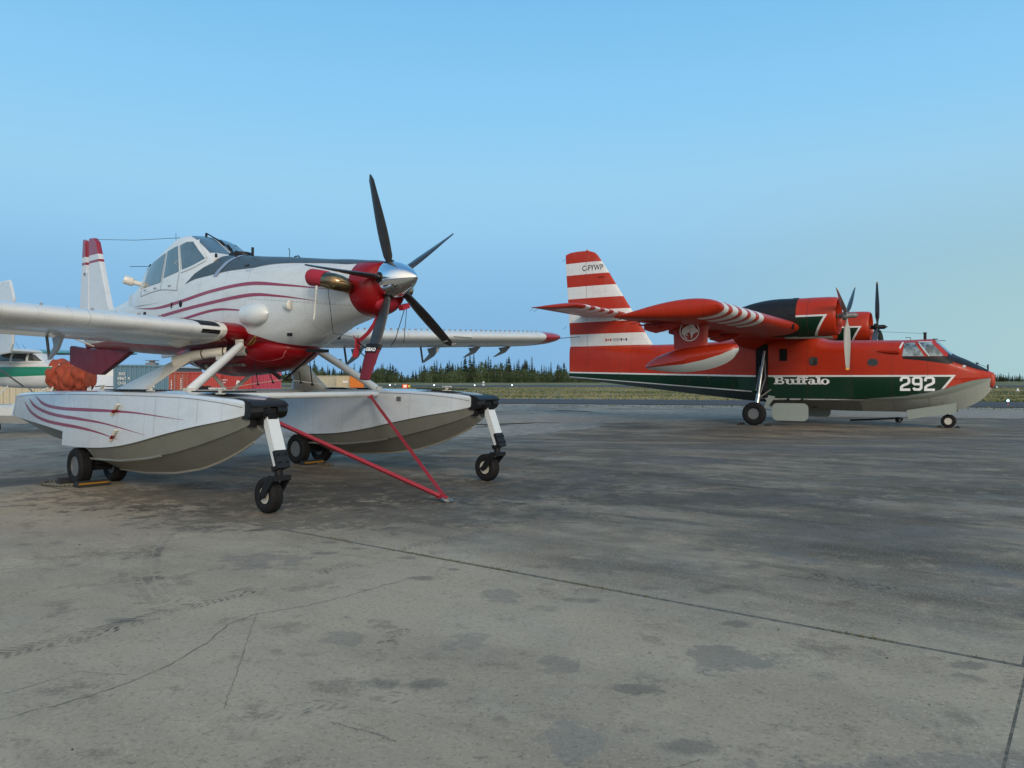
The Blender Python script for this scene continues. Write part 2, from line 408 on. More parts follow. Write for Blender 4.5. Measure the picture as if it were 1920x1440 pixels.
def tleft(n): return -13.2 if n < 13 else (-13.2-(n-13)*.63 if n < 19 else -17-(n-19)*.36)
gap = .007
for j in range(len(nls)-1):
    n0, n1 = nls[j]+gap*2, nls[j+1]-gap*2
    for i in range(len(tls)-1):
        t0, t1 = tls[i]+gap, tls[i+1]-gap
        if max(tleft(n0), tleft(n1)) > t1-.3: continue
        P = [[None]*13 for _ in range(9)]; m = MB(); ok = False
        for a in range(9):
            for b in range(13):
                n = n0+(n1-n0)*b/12; tl = max(t0, tleft(n)); t = tl+(t1-tl)*a/8
                x, y = TN(t, n); edge = a in (0, 8) or b in (0, 12)
                tt_, nn_ = t, n
                P[a][b] = m.add([(x, y, gz(x, y)-(.006 if edge else 0)+.0015*math.sin(i*3.1+j*1.7))])
                if 1.0 < y < 60 and abs(x) < .72*y+3: ok = True
        if not ok: continue
        for a in range(8):
            for b in range(12): m.face((P[a][b], P[a+1][b], P[a+1][b+1], P[a][b+1]))
        rim_ = [P[a][0] for a in range(9)]+[P[8][b] for b in range(1, 13)]+[P[a][12] for a in range(7, -1, -1)]+[P[0][b] for b in range(11, 0, -1)]
        low_ = [m.add([(m.v[q][0], m.v[q][1], m.v[q][2]-.09)]) for q in rim_]
        for q in range(len(rim_)): r_ = (q+1) % len(rim_); m.face((rim_[q], rim_[r_], low_[r_], low_[q]))
        m.build('concrete_slab', conc, apron, 50)
# joint dirt and weeds
rnd = random.Random(3)
jd = MAT('joint_dirt', (.085, .076, .058), .95); jd.layer(jd.noise(20, 5).ramp(.4, .6), (.17, .15, .115))
m = MB()
def sheet(mb, t0, t1, n0, n1, dz, k):
    for q in range(k):
        a, b = (q/k, (q+1)/k)
        if abs(t1-t0) > abs(n1-n0): c = [(t0+(t1-t0)*a, n0), (t0+(t1-t0)*b, n0), (t0+(t1-t0)*b, n1), (t0+(t1-t0)*a, n1)]
        else: c = [(t0, n0+(n1-n0)*a), (t1, n0+(n1-n0)*a), (t1, n0+(n1-n0)*b), (t0, n0+(n1-n0)*b)]
        i0 = mb.add([(*TN(*p), gz(*TN(*p))+dz) for p in c]); mb.face((i0, i0+1, i0+2, i0+3))
for n in nls[1:]: sheet(m, tleft(n), tls[-1], n-.03, n+.03, -.006, 60)
for t in tls:
    if t > -13: sheet(m, t-.03, t+.03, nls[0], nls[-1], -.007, 60)
kind(m.build('joint_filler', jd, apron, 0), 'stuff')
weed = MAT('joint_weeds', (.10, .10, .035), .9); weed.layer(weed.noise(3, 3).ramp(.45, .6), (.17, .15, .08))
m = MB()
for q in range(2600):
    if q % 8: t = -7.5+rnd.random()**1.2*9 if q % 3 else rnd.uniform(-13, 14); n = 5.25+rnd.gauss(0, .009); 
    else: t = tls[rnd.choice((3, 4))]+rnd.gauss(0, .009); n = rnd.uniform(-3, 5)
    cl = math.sin(t*3.7)+math.sin(t*1.3+1)+math.sin(t*9.1)*.6
    if cl+rnd.random() < .6: continue
    x, y = TN(t, n); h = rnd.uniform(.006, .022); a = rnd.uniform(0, 6.28); w = rnd.uniform(.003, .006)
    i0 = m.add([(x-w*math.cos(a), y-w*math.sin(a), gz(x, y)-.01), (x+w*math.cos(a), y+w*math.sin(a), gz(x, y)-.01), (x+rnd.gauss(0, .012), y+rnd.gauss(0, .012), gz(x, y)-.004+h)]); m.face((i0, i0+1, i0+2))
kind(m.build('joint_weeds', weed, apron, 0), 'stuff')
# cracks
crm = MAT('crack_dark', (.115, .10, .082), .95)
for line, w in (([(-2.43, 3.69), (-2.23, 3.87), (-2.02, 4.16), (-1.91, 4.51), (-1.86, 4.86), (-1.87, 5.15), (-1.76, 5.36), (-1.51, 5.51), (-1.23, 5.81), (-.79, 6.37)], .0045), ([(-1.76, 5.36), (-1.64, 4.83), (-1.5, 4.22), (-1.41, 3.81)], .0022), ([(-.85, 3.66), (-.63, 3.55), (-.52, 3.47)], .004), ([(-2.6, 4.0), (-2.4, 4.3), (-2.1, 4.25)], .003), ([(1.9, 5.9), (2.3, 5.6), (2.6, 5.75), (3.0, 5.5)], .003), ([(.0, 3.0), (.2, 3.2), (.5, 3.15), (.8, 3.3)], .003), ([(4.4, 10.2), (5.5, 9.6), (6.4, 9.9), (7.8, 9.4)], .006), ([(0, 14.8), (2, 13.9), (4.5, 14.2), (7, 13.2)], .008)):
    m = MB(); c = resample(line, 60); pr = None
    for k, p in enumerate(c):
        d = (c[min(k+1, 59)]-c[max(k-1, 0)]).normalized(); q = Vector((-d.y, d.x)); o = q*rnd.gauss(0, w*1.6); hw = w*rnd.uniform(.25, .75)
        i0 = m.add([(*(p+o+q*hw), gz(p.x, p.y)+.0035), (*(p+o-q*hw), gz(p.x, p.y)+.0035)])
        if pr is not None: m.face((pr, i0, i0+1, pr+1))
        pr = i0
    m.build('crack', crm, apron, 0)
# tyre tread prints
tr = MAT('tread_print', (.085, .082, .075), .9); tr.b.inputs['Alpha'].default_value = .5
an = tr.noise(4, 5, .7); ap = an.ramp(.38, .68)*tr.noise(1.3, 4, .6, seed=3).ramp(.35, .6)*.85; tr.nt.links.new(ap.k, tr.b.inputs['Alpha'])
for line, wid, dn in (([(-3.5, 4.05), (-3.3, 4.25), (-3.0, 4.57), (-2.78, 4.83), (-2.54, 5.15), (-2.19, 5.71), (-1.74, 6.36), (-1.4, 6.82)], .20, .85), ([(-3.7, 8.2), (-3.45, 7.3), (-3.15, 6.59), (-2.86, 6.08), (-2.55, 5.64)], .34, .8), ([(-1.3, 7.3), (-.84, 7.66), (-.39, 8.05)], .2, .8), ([(-1.25, 3.70), (-.95, 3.85), (-.6, 3.95)], .16, .5), ([(2.3, 6.5), (2.56, 6.32), (2.83, 6.08), (3.09, 5.78), (3.3, 5.5)], .26, .5), ([(-.9, 4.4), (-.75, 4.7), (-.7, 5.0)], .2, .45), ([(2.6, 3.9), (2.9, 4.3), (3.1, 4.6)], .3, .7)):
    m = MB(); L = sum((Vector(a)-Vector(b)).length for a, b in zip(line, line[1:])); k = int(L/.055); c = resample(smooth_line(line, 40), k)
    for i, p in enumerate(c):
        d = (c[min(i+1, k-1)]-c[max(i-1, 0)]).normalized(); q = Vector((-d.y, d.x))
        for col in range(4):
            if rnd.random() > dn: continue
            o = p+q*wid*((col+.5)/4-.5)+d*(.02 if col % 2 else 0); a = q*wid*rnd.uniform(.07, .12); sk = d*(.02 if col < 2 else -.02); l = d*.014
            z = gz(p.x, p.y)+.0042
            i0 = m.add([(*(o-a-l-sk), z), (*(o+a-l+sk), z), (*(o+a+l+sk), z), (*(o-a+l-sk), z)]); m.face((i0, i0+1, i0+2, i0+3))
    kind(m.build('tyre_print', tr, apron, 0), 'stuff')
# small stones and litter on the slabs
peb = MAT('pebbles', (.22, .21, .19), .9); peb.layer(peb.noise(9, 2).ramp(.45, .55), (.06, .055, .05)); m = MB()
for q in range(160):
    y = 3+rnd.random()**2*26; x = rnd.uniform(-.62, .66)*y; r = rnd.uniform(.002, .0055)*(1+y*.03)
    if x*.8-y*.6 < -13: continue
    m.box((x, y, gz(x, y)+r*.4), (r*rnd.uniform(1, 2.5), r*1.4, r), Matrix.Rotation(rnd.uniform(0, 3), 3, 'Z'))
kind(m.build('pebbles', peb, apron, 0), 'stuff')

asph = MAT('asphalt', (.062, .062, .065), .9, spec=.25); asph.layer(asph.noise(.25, 7, .65, (.2, 1, 1)).ramp(.4, .65)*.7, (.10, .10, .10)); asph.layer(asph.noise(8, 6, .7).ramp(.5, .7)*.4, (.035, .035, .037))
# asphalt shoulder left of the concrete
m = MB(); pv = None
for q in range(30):
    n = -4+q*1.1; w = 1.5+.35*math.sin(q*1.9)+.2*math.sin(q*.7)
    c = [TN(tleft(n)-w, n), TN(tleft(n)+.02, n)]; i0 = m.add([(p[0], p[1], gz(*p)-.022) for p in c])
    if pv is not None: m.face((pv, pv+1, i0+1, i0))
    pv = i0
sho = MAT('old_asphalt', (.115, .108, .095), .9, spec=.15); sho.layer(sho.noise(1.2, 7, .7).ramp(.42, .62), (.17, .16, .14)); sho.layer(sho.noise(12, 6, .75).ramp(.52, .66)*.6, (.06, .057, .05))
kind(m.build('shoulder', sho, None, 0), 'structure')
def strip(name, p0, p1, w0, w1, z, mat):
    m = MB(); K = 24; pv = None
    for q in range(K+1):
        x = p0[0]+(p1[0]-p0[0])*q/K; y = p0[1]+(p1[1]-p0[1])*q/K
        i0 = m.add([(x, y-w0, z), (x, y+w1, z)])
        if pv is not None: m.face((pv, i0, i0+1, pv+1))
        pv = i0
    return kind(m.build(name, mat, None, 0), 'structure')
strip('taxiway', (-160, 118), (200, 20.8), 8.2, 8.2, LOW+.01, asph)
wlm = MAT('faded_white_line', (.42, .42, .40), .8); wlm.layer(wlm.noise(2, 5).ramp(.45, .6), (.14, .14, .14))
m = MB()
for q in range(10): 
    x = -20+q*9; y = 118-(x+160)*.27+ (3.5 if q % 2 else -2); i0 = m.add([(x, y-.08, LOW+.016), (x+2.4, y-.73, LOW+.016), (x+2.4, y-.57, LOW+.016), (x, y+.08, LOW+.016)]); m.face((i0, i0+1, i0+2, i0+3))
kind(m.build('taxiway_marking', wlm, None, 0), 'structure')
strip('runway', (-700, 262), (900, 250), 32, 50, LOW+.02, asph)
# gravel spilled over the apron's ragged far and left edges
grv = MAT('loose_gravel', (.27, .25, .21), .95, spec=.15); grv.layer(grv.noise(2.2, 8, .75).ramp(.45, .62), (.38, .35, .30)); grv.layer(grv.noise(11, 6, .75).ramp(.52, .66)*.7, (.055, .053, .048)); grv.bump(grv.noise(16, 6, .75), .6, .04)
m = MB()
def blob(cx_, cy_, ra, rb, rot, k=26):
    c = []
    for q in range(k):
        a = 2*math.pi*q/k; r = 1+.22*math.sin(3*a+cx_)+.15*math.sin(5*a+cy_)+.10*math.sin(11*a)+rnd.gauss(0, .04)
        x = ra*r*math.cos(a); y = rb*r*math.sin(a); c.append((cx_+x*math.cos(rot)-y*math.sin(rot), cy_+x*math.sin(rot)+y*math.cos(rot)))
    i0 = m.add([(cx_, cy_, gz(cx_, cy_)+.008)]); ii = [m.add([(*p, gz(*p)+.0065)]) for p in c]
    for q in range(k): m.face((i0, ii[q], ii[(q+1) % k]))
for cx_, cy_, ra, rb, rot in ((-4.2, 23.6, 3.5, 1.4, .9), (-1.6, 28.5, 4.5, 1.8, 1.0), (1.5, 33, 5.5, 2.0, 1.0), (3, 40, 8, 4.5, .2), (14, 46.5, 12, 4.5, -.12), (26, 46, 10, 5, -.3), (36, 42, 8, 5, -.5), (8, 43.5, 8, 3.4, .1), (21, 43.2, 6, 1.8, -.2)): blob(cx_, cy_, ra, rb, rot)
kind(m.build('gravel_edge', grv, None, 0), 'structure')
# grass and weeds
gr = MAT('dry_grass', (.085, .105, .035), .9); gr.layer(gr.noise(.09, 6, .7, (.25, 1, 1)).ramp(.44, .56), (.27, .245, .13)); gr.layer(gr.noise(2.2, 3).ramp(.5, .7)*.6, (.06, .085, .03))
m = MB()
for q in range(30000):
    y = 72+(rnd.random()**1.5)*170; x = rnd.uniform(-.62, .72)*y
    ey = 118-(x+160)*.27
    if abs(y-ey) < 9.0 or 228 < y < 304: continue
    if y < ey and (math.sin(x*.7)+math.sin(y*.9+x*.2) < .9 or y < ey-14): continue
    for b in range(2):
        h = rnd.uniform(.10, .26)*(1 if y > ey else .5); w = rnd.uniform(.05, .14); a = rnd.uniform(0, 3.14); dx, dy = rnd.gauss(0, .1), rnd.gauss(0, .1)
        i0 = m.add([(x+dx-w*math.cos(a), y+dy-w*math.sin(a), LOW-.03), (x+dx+w*math.cos(a), y+dy+w*math.sin(a), LOW-.03), (x+dx+rnd.gauss(0, .1), y+dy, LOW-.03+h)]); m.face((i0, i0+1, i0+2))
go = kind(m.build('grass', gr, None, 0), 'stuff'); go['label'] = 'short dry green grass between the taxiway and the runway'
m = MB()
for q in range(5000):
    y = rnd.uniform(46, 62); x = rnd.uniform(-.62, .70)*y; ey = 118-(x+160)*.27
    if y > ey-8.6 or y < ey-15 or rnd.random() > .25+.75*((y-ey+15)/6.4): continue
    h = rnd.uniform(.03, .12); w = rnd.uniform(.03, .08); a = rnd.uniform(0, 3.14)
    i0 = m.add([(x-w*math.cos(a), y-w*math.sin(a), LOW-.03), (x+w*math.cos(a), y+w*math.sin(a), LOW-.03), (x+rnd.gauss(0, .05), y, LOW-.03+h)]); m.face((i0, i0+1, i0+2))
go = kind(m.build('roadside_weeds', gr, None, 0), 'stuff'); go['label'] = 'low sparse weeds along the near edge of the taxiway'
# ================================================================ white and red turboprop on amphibious floats
white = paint('white_paint', (.62, .645, .64), .28, .5, .16)
white2 = paint('white_float_paint', (.58, .63, .665), .2, .6, .18)
white2.bump(white2.noise(1.3, 3, .5), .12, .06)
_x, _y, _z = white2.xyz()
white2.layer(((_x*1.15).frac()-.5).abs().lt(.004)*.35+((_x*1.15+.02).frac()-.5).abs().lt(.007)*(_z*28).frac().lt(.3)*.4, (.2, .2, .2))
white2.layer(white2.noise(3.5, 7, .75, (1, 1, .18)).ramp(.58, .75)*.28, (.34, .33, .30)); white2.layer(white2.noise(17, 6, .7, (1, 1, .5)).ramp(.63, .7)*.3, (.25, .25, .24))
cream = paint('cream_strut_paint', (.66, .63, .55), .32, .4, .2)
crimson = paint('crimson_stripe_paint', (.26, .018, .045), .35, .3, .08)
redp = paint('deep_red_paint', (.22, .002, .005), .28, .15, .10, (.05, .005, .005)); redp.b.inputs['Specular IOR Level'].default_value = .3
red_shaded = paint('shaded_red_paint', (.14, .002, .006), .4, .0, .1, (.05, .005, .005)); red_shaded.b.inputs['Specular IOR Level'].default_value = .25  # darker copy of the deep red: ventral fin's shade put into its colour
redc = paint('red_cover_fabric', (.36, .012, .03), .75, 0, .2, (.1, .01, .02), 8)
maroon = paint('maroon_sleeve_fabric', (.135, .007, .022), .8, 0, .2, (.05, .01, .01), 8)
black = paint('black_paint', (.010, .010, .011), .42, .0, .25, (.035, .035, .035)); black.b.inputs['Specular IOR Level'].default_value = .3
matblack = MAT('black_rubber_and_steel', (.009, .009, .010), .55, spec=.25)
anti = paint('antiglare_charcoal', (.045, .055, .06), .45, .1, .25, (.1, .1, .1))
hullg = MAT('float_bottom_grey', (.20, .205, .18), .38, coat=.05)
hullg.layer(hullg.noise(2.5, 6, .65, (1, 1, .5)).ramp(.45, .75)*.35, (.12, .12, .10)); hullg.layer(hullg.noise(9, 5).ramp(.6, .72)*.25, (.3, .3, .27))
chrome = MAT('polished_spinner', (.82, .83, .84), .05, 1)
steel = MAT('bare_steel', (.45, .45, .44), .35, 1)
bronze = MAT('heat_tinted_exhaust', (.36, .25, .13), .22, 1); bronze.layer(bronze.noise(6, 3, .5, (.6, 2, 2)).ramp(.4, .65)*.7, (.12, .09, .07))
tyrem = MAT('tyre_rubber', (.012, .012, .013), .75, spec=.2); tyrem.layer(tyrem.noise(14, 5).ramp(.5, .75)*.35, (.035, .033, .03))
rimw = MAT('rim_off_white', (.55, .53, .47), .4); rimw.layer(rimw.noise(20, 4).ramp(.5, .7)*.5, (.12, .09, .06))
rimg = MAT('rim_grey', (.17, .175, .175), .45, .3); rimg.layer(rimg.noise(20, 4).ramp(.5, .7)*.4, (.1, .09, .08))
glass = MAT('cockpit_glass', (.06, .085, .10), .06, coat=.6, spec=.7)
glass.layer(glass.noise(2.5, 3).ramp(.4, .7)*.5, (.13, .165, .185))
gold = MAT('brass_hose', (.35, .22, .06), .35, .8)

AT = tag(empty('float_plane', (-1.694, 10.994, 0), -R(40.27)), 'white and crimson single-engine turboprop plane standing on two amphibious floats', 'airplane')

# ---- fuselage
FS = [(-.43, .425, 3.34, 2.93, 2.53, 2.2, 2.1), (-.8, .475, 3.39, 2.93, 2.46, 2.3, 2.2), (-1.2, .53, 3.43, 2.92, 2.37, 2.4, 2.3), (-1.7, .575, 3.495, 2.9, 2.19, 2.4, 2.5),
      (-2.2, .61, 3.56, 2.88, 2.09, 2.5, 2.8), (-3.0, .63, 3.655, 2.85, 2.06, 2.5, 3), (-4.2, .635, 3.79, 2.85, 2.06, 2.5, 3), (-5.0, .625, 3.62, 2.85, 2.06, 3, 3),
      (-6.2, .585, 3.45, 2.82, 2.09, 2.8, 2.8), (-7.4, .49, 3.36, 2.78, 2.15, 2.4, 2.5), (-8.1, .41, 3.25, 2.75, 2.2, 2.3, 2.3), (-9.0, .29, 3.14, 2.72, 2.26, 2.2, 2.2), (-9.9, .16, 3.07, 2.7, 2.31, 2.1, 2.1), (-10.5, .07, 3.03, 2.7, 2.34, 2, 2)]
fus = paint('fuselage_paint', (.60, .625, .62), .3, .45, .2)
fx, fy, fz = fus.xyz()
belly = fx.curve([(-10.6, 2.42), (-7, 2.45), (-4.2, 2.5), (-3.7, 2.6), (-3.35, 2.54), (-3.0, 2.41), (-2.6, 2.31), (-2.2, 2.2), (-1.75, 2.12), (-1.4, 1.9), (0, 1.5)])
fus.layer(fz.lt(belly), (.22, .002, .006))
# panel seams and rivet rows are fine dark lines
def seam(v, at, w=.0035): return (v-at).abs().lt(w)
for at in (-2.76, -4.98): fus.layer(seam(fx, at)*.55, (.12, .12, .11))
sl = fx*(-.085)+2.66
fus.layer(seam(fz, fx*(-.1)+2.62)*fx.gt(-2.7)*.5, (.12, .12, .11))
fus.layer((fz-fx*(-.012)-3.33).abs().lt(.009)*(fx*16).frac().lt(.14)*fx.gt(-5)*.7, (.1, .1, .1))
fus.layer((fz-fx*(-.1)-2.635).abs().lt(.008)*(fx*12).frac().lt(.12)*fx.gt(-2.7)*.7, (.1, .1, .1))
for at in (-1.35, -3.45, -4.25, -5.8, -6.6, -7.5, -8.4, -9.2): fus.layer(seam(fx, at, .003)*.35+(fx-at-.03).abs().lt(.006)*(fz*22).frac().lt(.25)*.5, (.13, .13, .12))
fus.layer(fus.noise(4, 7, .75, (.35, 1, 1.2)).ramp(.6, .74)*.3, (.30, .28, .24))
fus.layer(fus.noise(.9, 5, .7, (.7, 1, 2)).ramp(.55, .8)*.22, (.34, .31, .26))
fmb = MB(); FSI = cr_interp(FS, 66); fmb.loft([sring(*q, n=40) for q in FSI]); fb = fmb.bvh()
fuselage = fmb.build('fuselage', fus, AT, 50)

# nose bowl (red), its intake hollow and lamp
nb = MB()
NB = [(-.44, .43, 3.342, 2.93, 2.527, 2.2, 2.1), (-.3, .425, 3.33, 2.93, 2.53, 2.2, 2.1), (-.18, .40, 3.31, 2.94, 2.56, 2.15, 2.1), (-.1, .345, 3.29, 2.96, 2.62, 2.1, 2.1), (-.075, .28, 3.275, 3.0, 2.72, 2.1, 2.1)]
nb.loft([sring(*q, n=40) for q in cr_interp(NB, 14)]); nbb = nb.bvh()
bowl = nb.build('nose_bowl', redp, AT, 60)
m = MB(); m.lathe([(.035, .001), (.03, .08), (.015, .15), (-.005, .19), (-.03, .205), (-.06, .19)], (-.085, 0, 2.67), (1, 0, -.35), 28)
for i, v in enumerate(m.v): m.v[i] = (v[0], v[1]*1.05, 2.67+(v[2]-2.67)*.5)
m.build('chin_inlet_plug', redc, bowl, 40)
m = MB()
for s in (-1, 1): m.lathe([(-.02, .06), (.012, .062), (.016, .05), (.006, .045), (.004, .001)], (-.2, s*.345, 2.83), (.75, s*.66, -.1), 16)
m.build('inlet_grille', rimg, bowl, 30)
m = MB(); m.lathe([(0, .035), (.008, .03), (.01, .001)], (-.405, -.42, 2.96), (.1, -1, .1), 12); m.build('latch', steel, bowl)

# spinner and five feathered blades
HUB = V(.02, 0, 3.03)
m = MB(); m.lathe([(-.1, .245), (-.06, .258), (0, .262), (.08, .252), (.18, .222), (.28, .178), (.37, .125), (.44, .07), (.48, .03), (.495, .001)], HUB, (1, 0, 0), 48)
spinner = m.build('spinner', chrome, AT, 60)
bladem = paint('propeller_blade_black', (.022, .023, .025), .34, .15, .35, (.09, .09, .09))
bx, by, bz = bladem.xyz()
def blade(mb, R0, R1, chord, thick, pitch0, pitch1, n=16):
    rings = []
    for i in range(n+1):
        u = i/n; r = R0+(R1-R0)*u
        c = chord*(.55+.45*math.sin(min(1, u/.45)*math.pi/2)) if u < .45 else chord*(1-.42*((u-.45)/.55)**1.6)
        if u > .93: c *= max(.18, math.sqrt(max(0, 1-((u-.93)/.07)**2))+.1*(u < 1))
        if u < .12: c = max(.085, c*.55*(.8+u*3.5))
        t = thick*(1-.8*u)+.006; a = pitch0+(pitch1-pitch0)*u
        ring = []
        for k in range(12):
            q = 2*math.pi*k/12; X = math.cos(q)*c/2; Y = math.sin(q)*t/2
            ring.append((X*math.cos(a)-Y*math.sin(a), X*math.sin(a)+Y*math.cos(a), r))
        rings.append(ring)
    return mb.loft(rings)
bladew = MAT('blade_tip_white', (.7, .7, .68), .4)
for k in range(5):
    th = -.283+k*2*math.pi/5
    m = MB(); blade(m, .17, 1.46, .225, .07, R(6), R(-16))
    M = Matrix(((1, 0, 0), (0, math.cos(th), math.sin(th)), (0, -math.sin(th), math.cos(th))))
    m.v = [tuple(HUB+M @ Vector(p)) for p in m.v]
    b_ = m.build('propeller_blade', bladem, AT, 50)
    m = MB(); d = M @ V(0, 0, 1); m.lathe([(.20, .075), (.258, .075), (.268, .066), (.27, .05)], HUB, d, 18); m.build('blade_cuff', black, b_, 40)
    if k == 2:
        m = MB(); blade(m, 1.33, 1.36, .155, .026, R(-14), R(-14), 2)
        m.v = [tuple(HUB+M @ Vector((p[0]*1.05, p[1]*1.2, p[2]))) for p in m.v]; m.build('tip_band', bladew, b_, 40)

# ---- anti-glare deck, stripes
m = MB(); top = [(-.13, .0), (-.5, 0), (-1.5, 0), (-3, 0), (-4.25, 0)]
for s in (-1, 1):
    patch(m, fb, [(-.44, 0), (-4.8, 0)], [(-.44, s*.265), (-.65, s*.31), (-1.74, s*.385), (-2.7, s*.50), (-4.0, s*.565), (-4.8, s*.592)], 50, 14, 'xy', 1, .005)
m.build('antiglare_deck', anti, AT, 60)
m = MB()
for s in (-1, 1): patch(m, nbb, [(-.1, 0), (-.45, 0)], [(-.1, s*.14), (-.2, s*.2), (-.45, s*.265)], 8, 5, 'xy', 1, .004)
m.build('antiglare_deck', anti, AT, 60)
m = MB()
for s in (-1,): patch(m, fb, [(-3.62, 0), (-3.62, s*.3), (-3.74, s*.5), (-3.85, s*.575)], [(-3.50, 0), (-3.5, s*.3), (-3.62, s*.5), (-3.73, s*.575)], 16, 3, 'xy', 1, .012)
m.build('hood_strap', MAT('blue_grey_strap', (.22, .28, .38), .5), AT, 60)
m = MB()
for s in (-1, 1):
    stripe(m, fb, [(-6.9, 3.0), (-5.86, 2.935), (-4.86, 2.995), (-3.77, 3.1), (-2.7, 3.135), (-1.75, 3.04), (-.72, 2.905)], .055, 60, (.25, .3), side=s)
    stripe(m, fb, [(-5.9, 2.74), (-5.59, 2.78), (-4.12, 2.885), (-2.71, 2.95), (-1.9, 2.885), (-1.04, 2.76)], .055, 60, (.06, .4), side=s)
    stripe(m, fb, [(-5.3, 2.60), (-4.86, 2.668), (-3.77, 2.772), (-3.1, 2.745), (-2.48, 2.665)], .045, 60, (.05, .5), side=s)
m.build('crimson_stripe', crimson, AT, 60)

# ---- cockpit
def cring(x, zt, ws, wr, zs=3.28):
    """greenhouse ring: straight leaning sides from the sill, a tight corner, a nearly flat roof"""
    k = min(1, (zt-zs)/.95); half = [(ws, zs-.25), (ws, zs)]
    c0 = (ws+(wr-ws)*.86, zs+(zt-zs)*.80); c1 = (wr-.13, zt-.025*k)
    for i in range(1, 6): half.append((ws+(c0[0]-ws)*i/5, zs+(c0[1]-zs)*i/5))
    P1_ = (wr+.005, zt-.05*k)
    for i in range(1, 7):
        t = i/6; half.append(((1-t)**2*c0[0]+2*t*(1-t)*P1_[0]+t*t*c1[0], (1-t)**2*c0[1]+2*t*(1-t)*P1_[1]+t*t*c1[1]))
    for i in range(1, 4): half.append((c1[0]*(1-i/3), c1[1]+(zt-c1[1])*(1-(1-i/3)**2)))
    return [(x, -y, z) for y, z in half]+[(x, y, z) for y, z in half[:-1][::-1]]
CS = [(-4.12, 3.74, .50, .42), (-4.33, 3.87, .55, .43), (-4.6, 4.03, .585, .44), (-4.85, 4.17, .60, .445), (-5.1, 4.245, .61, .45), (-5.4, 4.25, .61, .45), (-5.65, 4.17, .605, .45), (-5.95, 4.06, .595, .445), (-6.3, 3.93, .58, .43), (-6.62, 3.79, .56, .41), (-6.82, 3.62, .535, .38), (-7.05, 3.44, .50, .34), (-7.3, 3.28, .46, .3)]
cmb = MB(); cmb.loft([cring(*q) for q in cr_interp(CS, 44)]); cb = cmb.bvh()
canopy = cmb.build('canopy', white, AT, 45)
def pane(name, top, bot, nu=10, nv=8, plane='xz', off=.006, sides=(-1, 1)):
    for s in sides:
        m = MB(); t = top if plane == 'xz' else [(a, -s*b) for a, b in top]; b_ = bot if plane == 'xz' else [(a, -s*b) for a, b in bot]
        patch(m, cb, t, b_, nu, nv, plane, s if plane == 'xz' else 1, off); m.build(name, glass, canopy, 60)
pane('rear_side_window', [(-6.46, 3.80), (-5.74, 3.95)], [(-6.46, 3.355), (-5.72, 3.40)])
pane('door_window', [(-5.65, 3.97), (-5.26, 4.035)], [(-5.61, 3.47), (-5.06, 3.545)])
pane('windscreen_side', [(-5.17, 4.03), (-4.98, 4.07), (-4.80, 4.06)], [(-4.95, 3.555), (-4.65, 3.61), (-4.33, 3.71)], 14, 10)
for s in (-1, 1):
    m = MB(); patch(m, cb, [(-5.02, s*.02), (-5.0, s*.36)], [(-4.24, s*.02), (-4.30, s*.385)], 10, 10, 'xy', 1, .006); m.build('windscreen', glass, canopy, 60)
m = MB()
for s_ in (-1, 1):
    for pl in ([(-4.78, 4.085), (-4.30, 3.72)], [(-4.99, 3.53), (-4.65, 3.585), (-4.30, 3.69)], [(-5.21, 4.04), (-5.0, 3.53)]):
        stripe(m, cb, pl, .045, 16, None, off=.014, side=s_)
m.build('window_frame', white, canopy, 40)
# door frames, handles, wipers, aerials
m = MB()
for pl in ([(-5.03, 3.2), (-5.04, 3.5)], [(-5.66, 3.25), (-5.695, 3.96)], [(-6.54, 3.2), (-6.51, 3.8)]):
    stripe(m, cb, pl, .012, 14, None, off=.006)
stripe(m, cb, [(-5.03, 3.20), (-5.7, 3.255), (-6.54, 3.20)], .012, 20, None, off=.005)
m.build('door_seam', MAT('seam_grey', (.2, .2, .2), .6), canopy, 0)
m = MB()
for x, z in ((-5.3, 3.30), (-5.85, 3.30), (-6.25, 3.29)): m.tube([(x-.05, -.6, z), (x-.04, -.625, z), (x+.05, -.625, z+.01)], .008, 6)
m.tube([(-5.12, -.57, 3.66), (-5.14, -.60, 3.70), (-5.14, -.56, 3.74)], .007, 6)
m.build('door_handle', steel, canopy)
m = MB(); m.tube([(-5.06, -.05, 4.22), (-5.05, -.05, 4.30)], .022, 8); m.tube([(-5.05, -.05, 4.295), (-4.75, .0, 4.15), (-4.4, .08, 3.95)], .012, 6); m.tube([(-4.6, .12, 4.05), (-4.2, .03, 3.81)], .015, 6)
m.box((-4.66, .04, 4.09), (.14, .03, .03), Matrix.Rotation(R(35), 3, 'Y')); m.build('windscreen_wiper', matblack, canopy)
m = MB(); m.lathe([(0, .17), (.05, .16), (.07, .1), (.075, .001)], (-3.95, -.02, 3.765), (0, 0, 1), 20)
for i, v in enumerate(m.v): m.v[i] = (-3.95+(v[0]+3.95)*1.5, v[1], v[2])
m.build('hood_vent', black, AT, 40)
m = MB()
for x, y in ((-4.15, -.36), (-3.6, -.30), (-3.1, -.3)): m.tube([(x, y, 3.70-.05), (x, y, 3.79)], .022, 8)
m.build('hood_fastener', matblack, AT)
m = MB(); m.tube([(-6.1, -.1, 3.95), (-6.1, -.1, 4.20)], .012, 6); m.tube([(-6.1, -.1, 4.20), (-6.1, -.1, 4.42)], .004, 5); m.build('whip_aerial', matblack, AT)
m = MB(); m.tube([(-6.5, -.15, 3.82), (-7.6, -.3, 3.9)], .006, 5); m.build('whip_aerial', matblack, AT)
m = MB(); m.tube([(-5.3, 0, 4.24), (-5.5, 0, 4.29), (-8, 0, 4.52), (-10.1, 0, 4.78)], .005, 5); m.build('wire_aerial', matblack, AT)
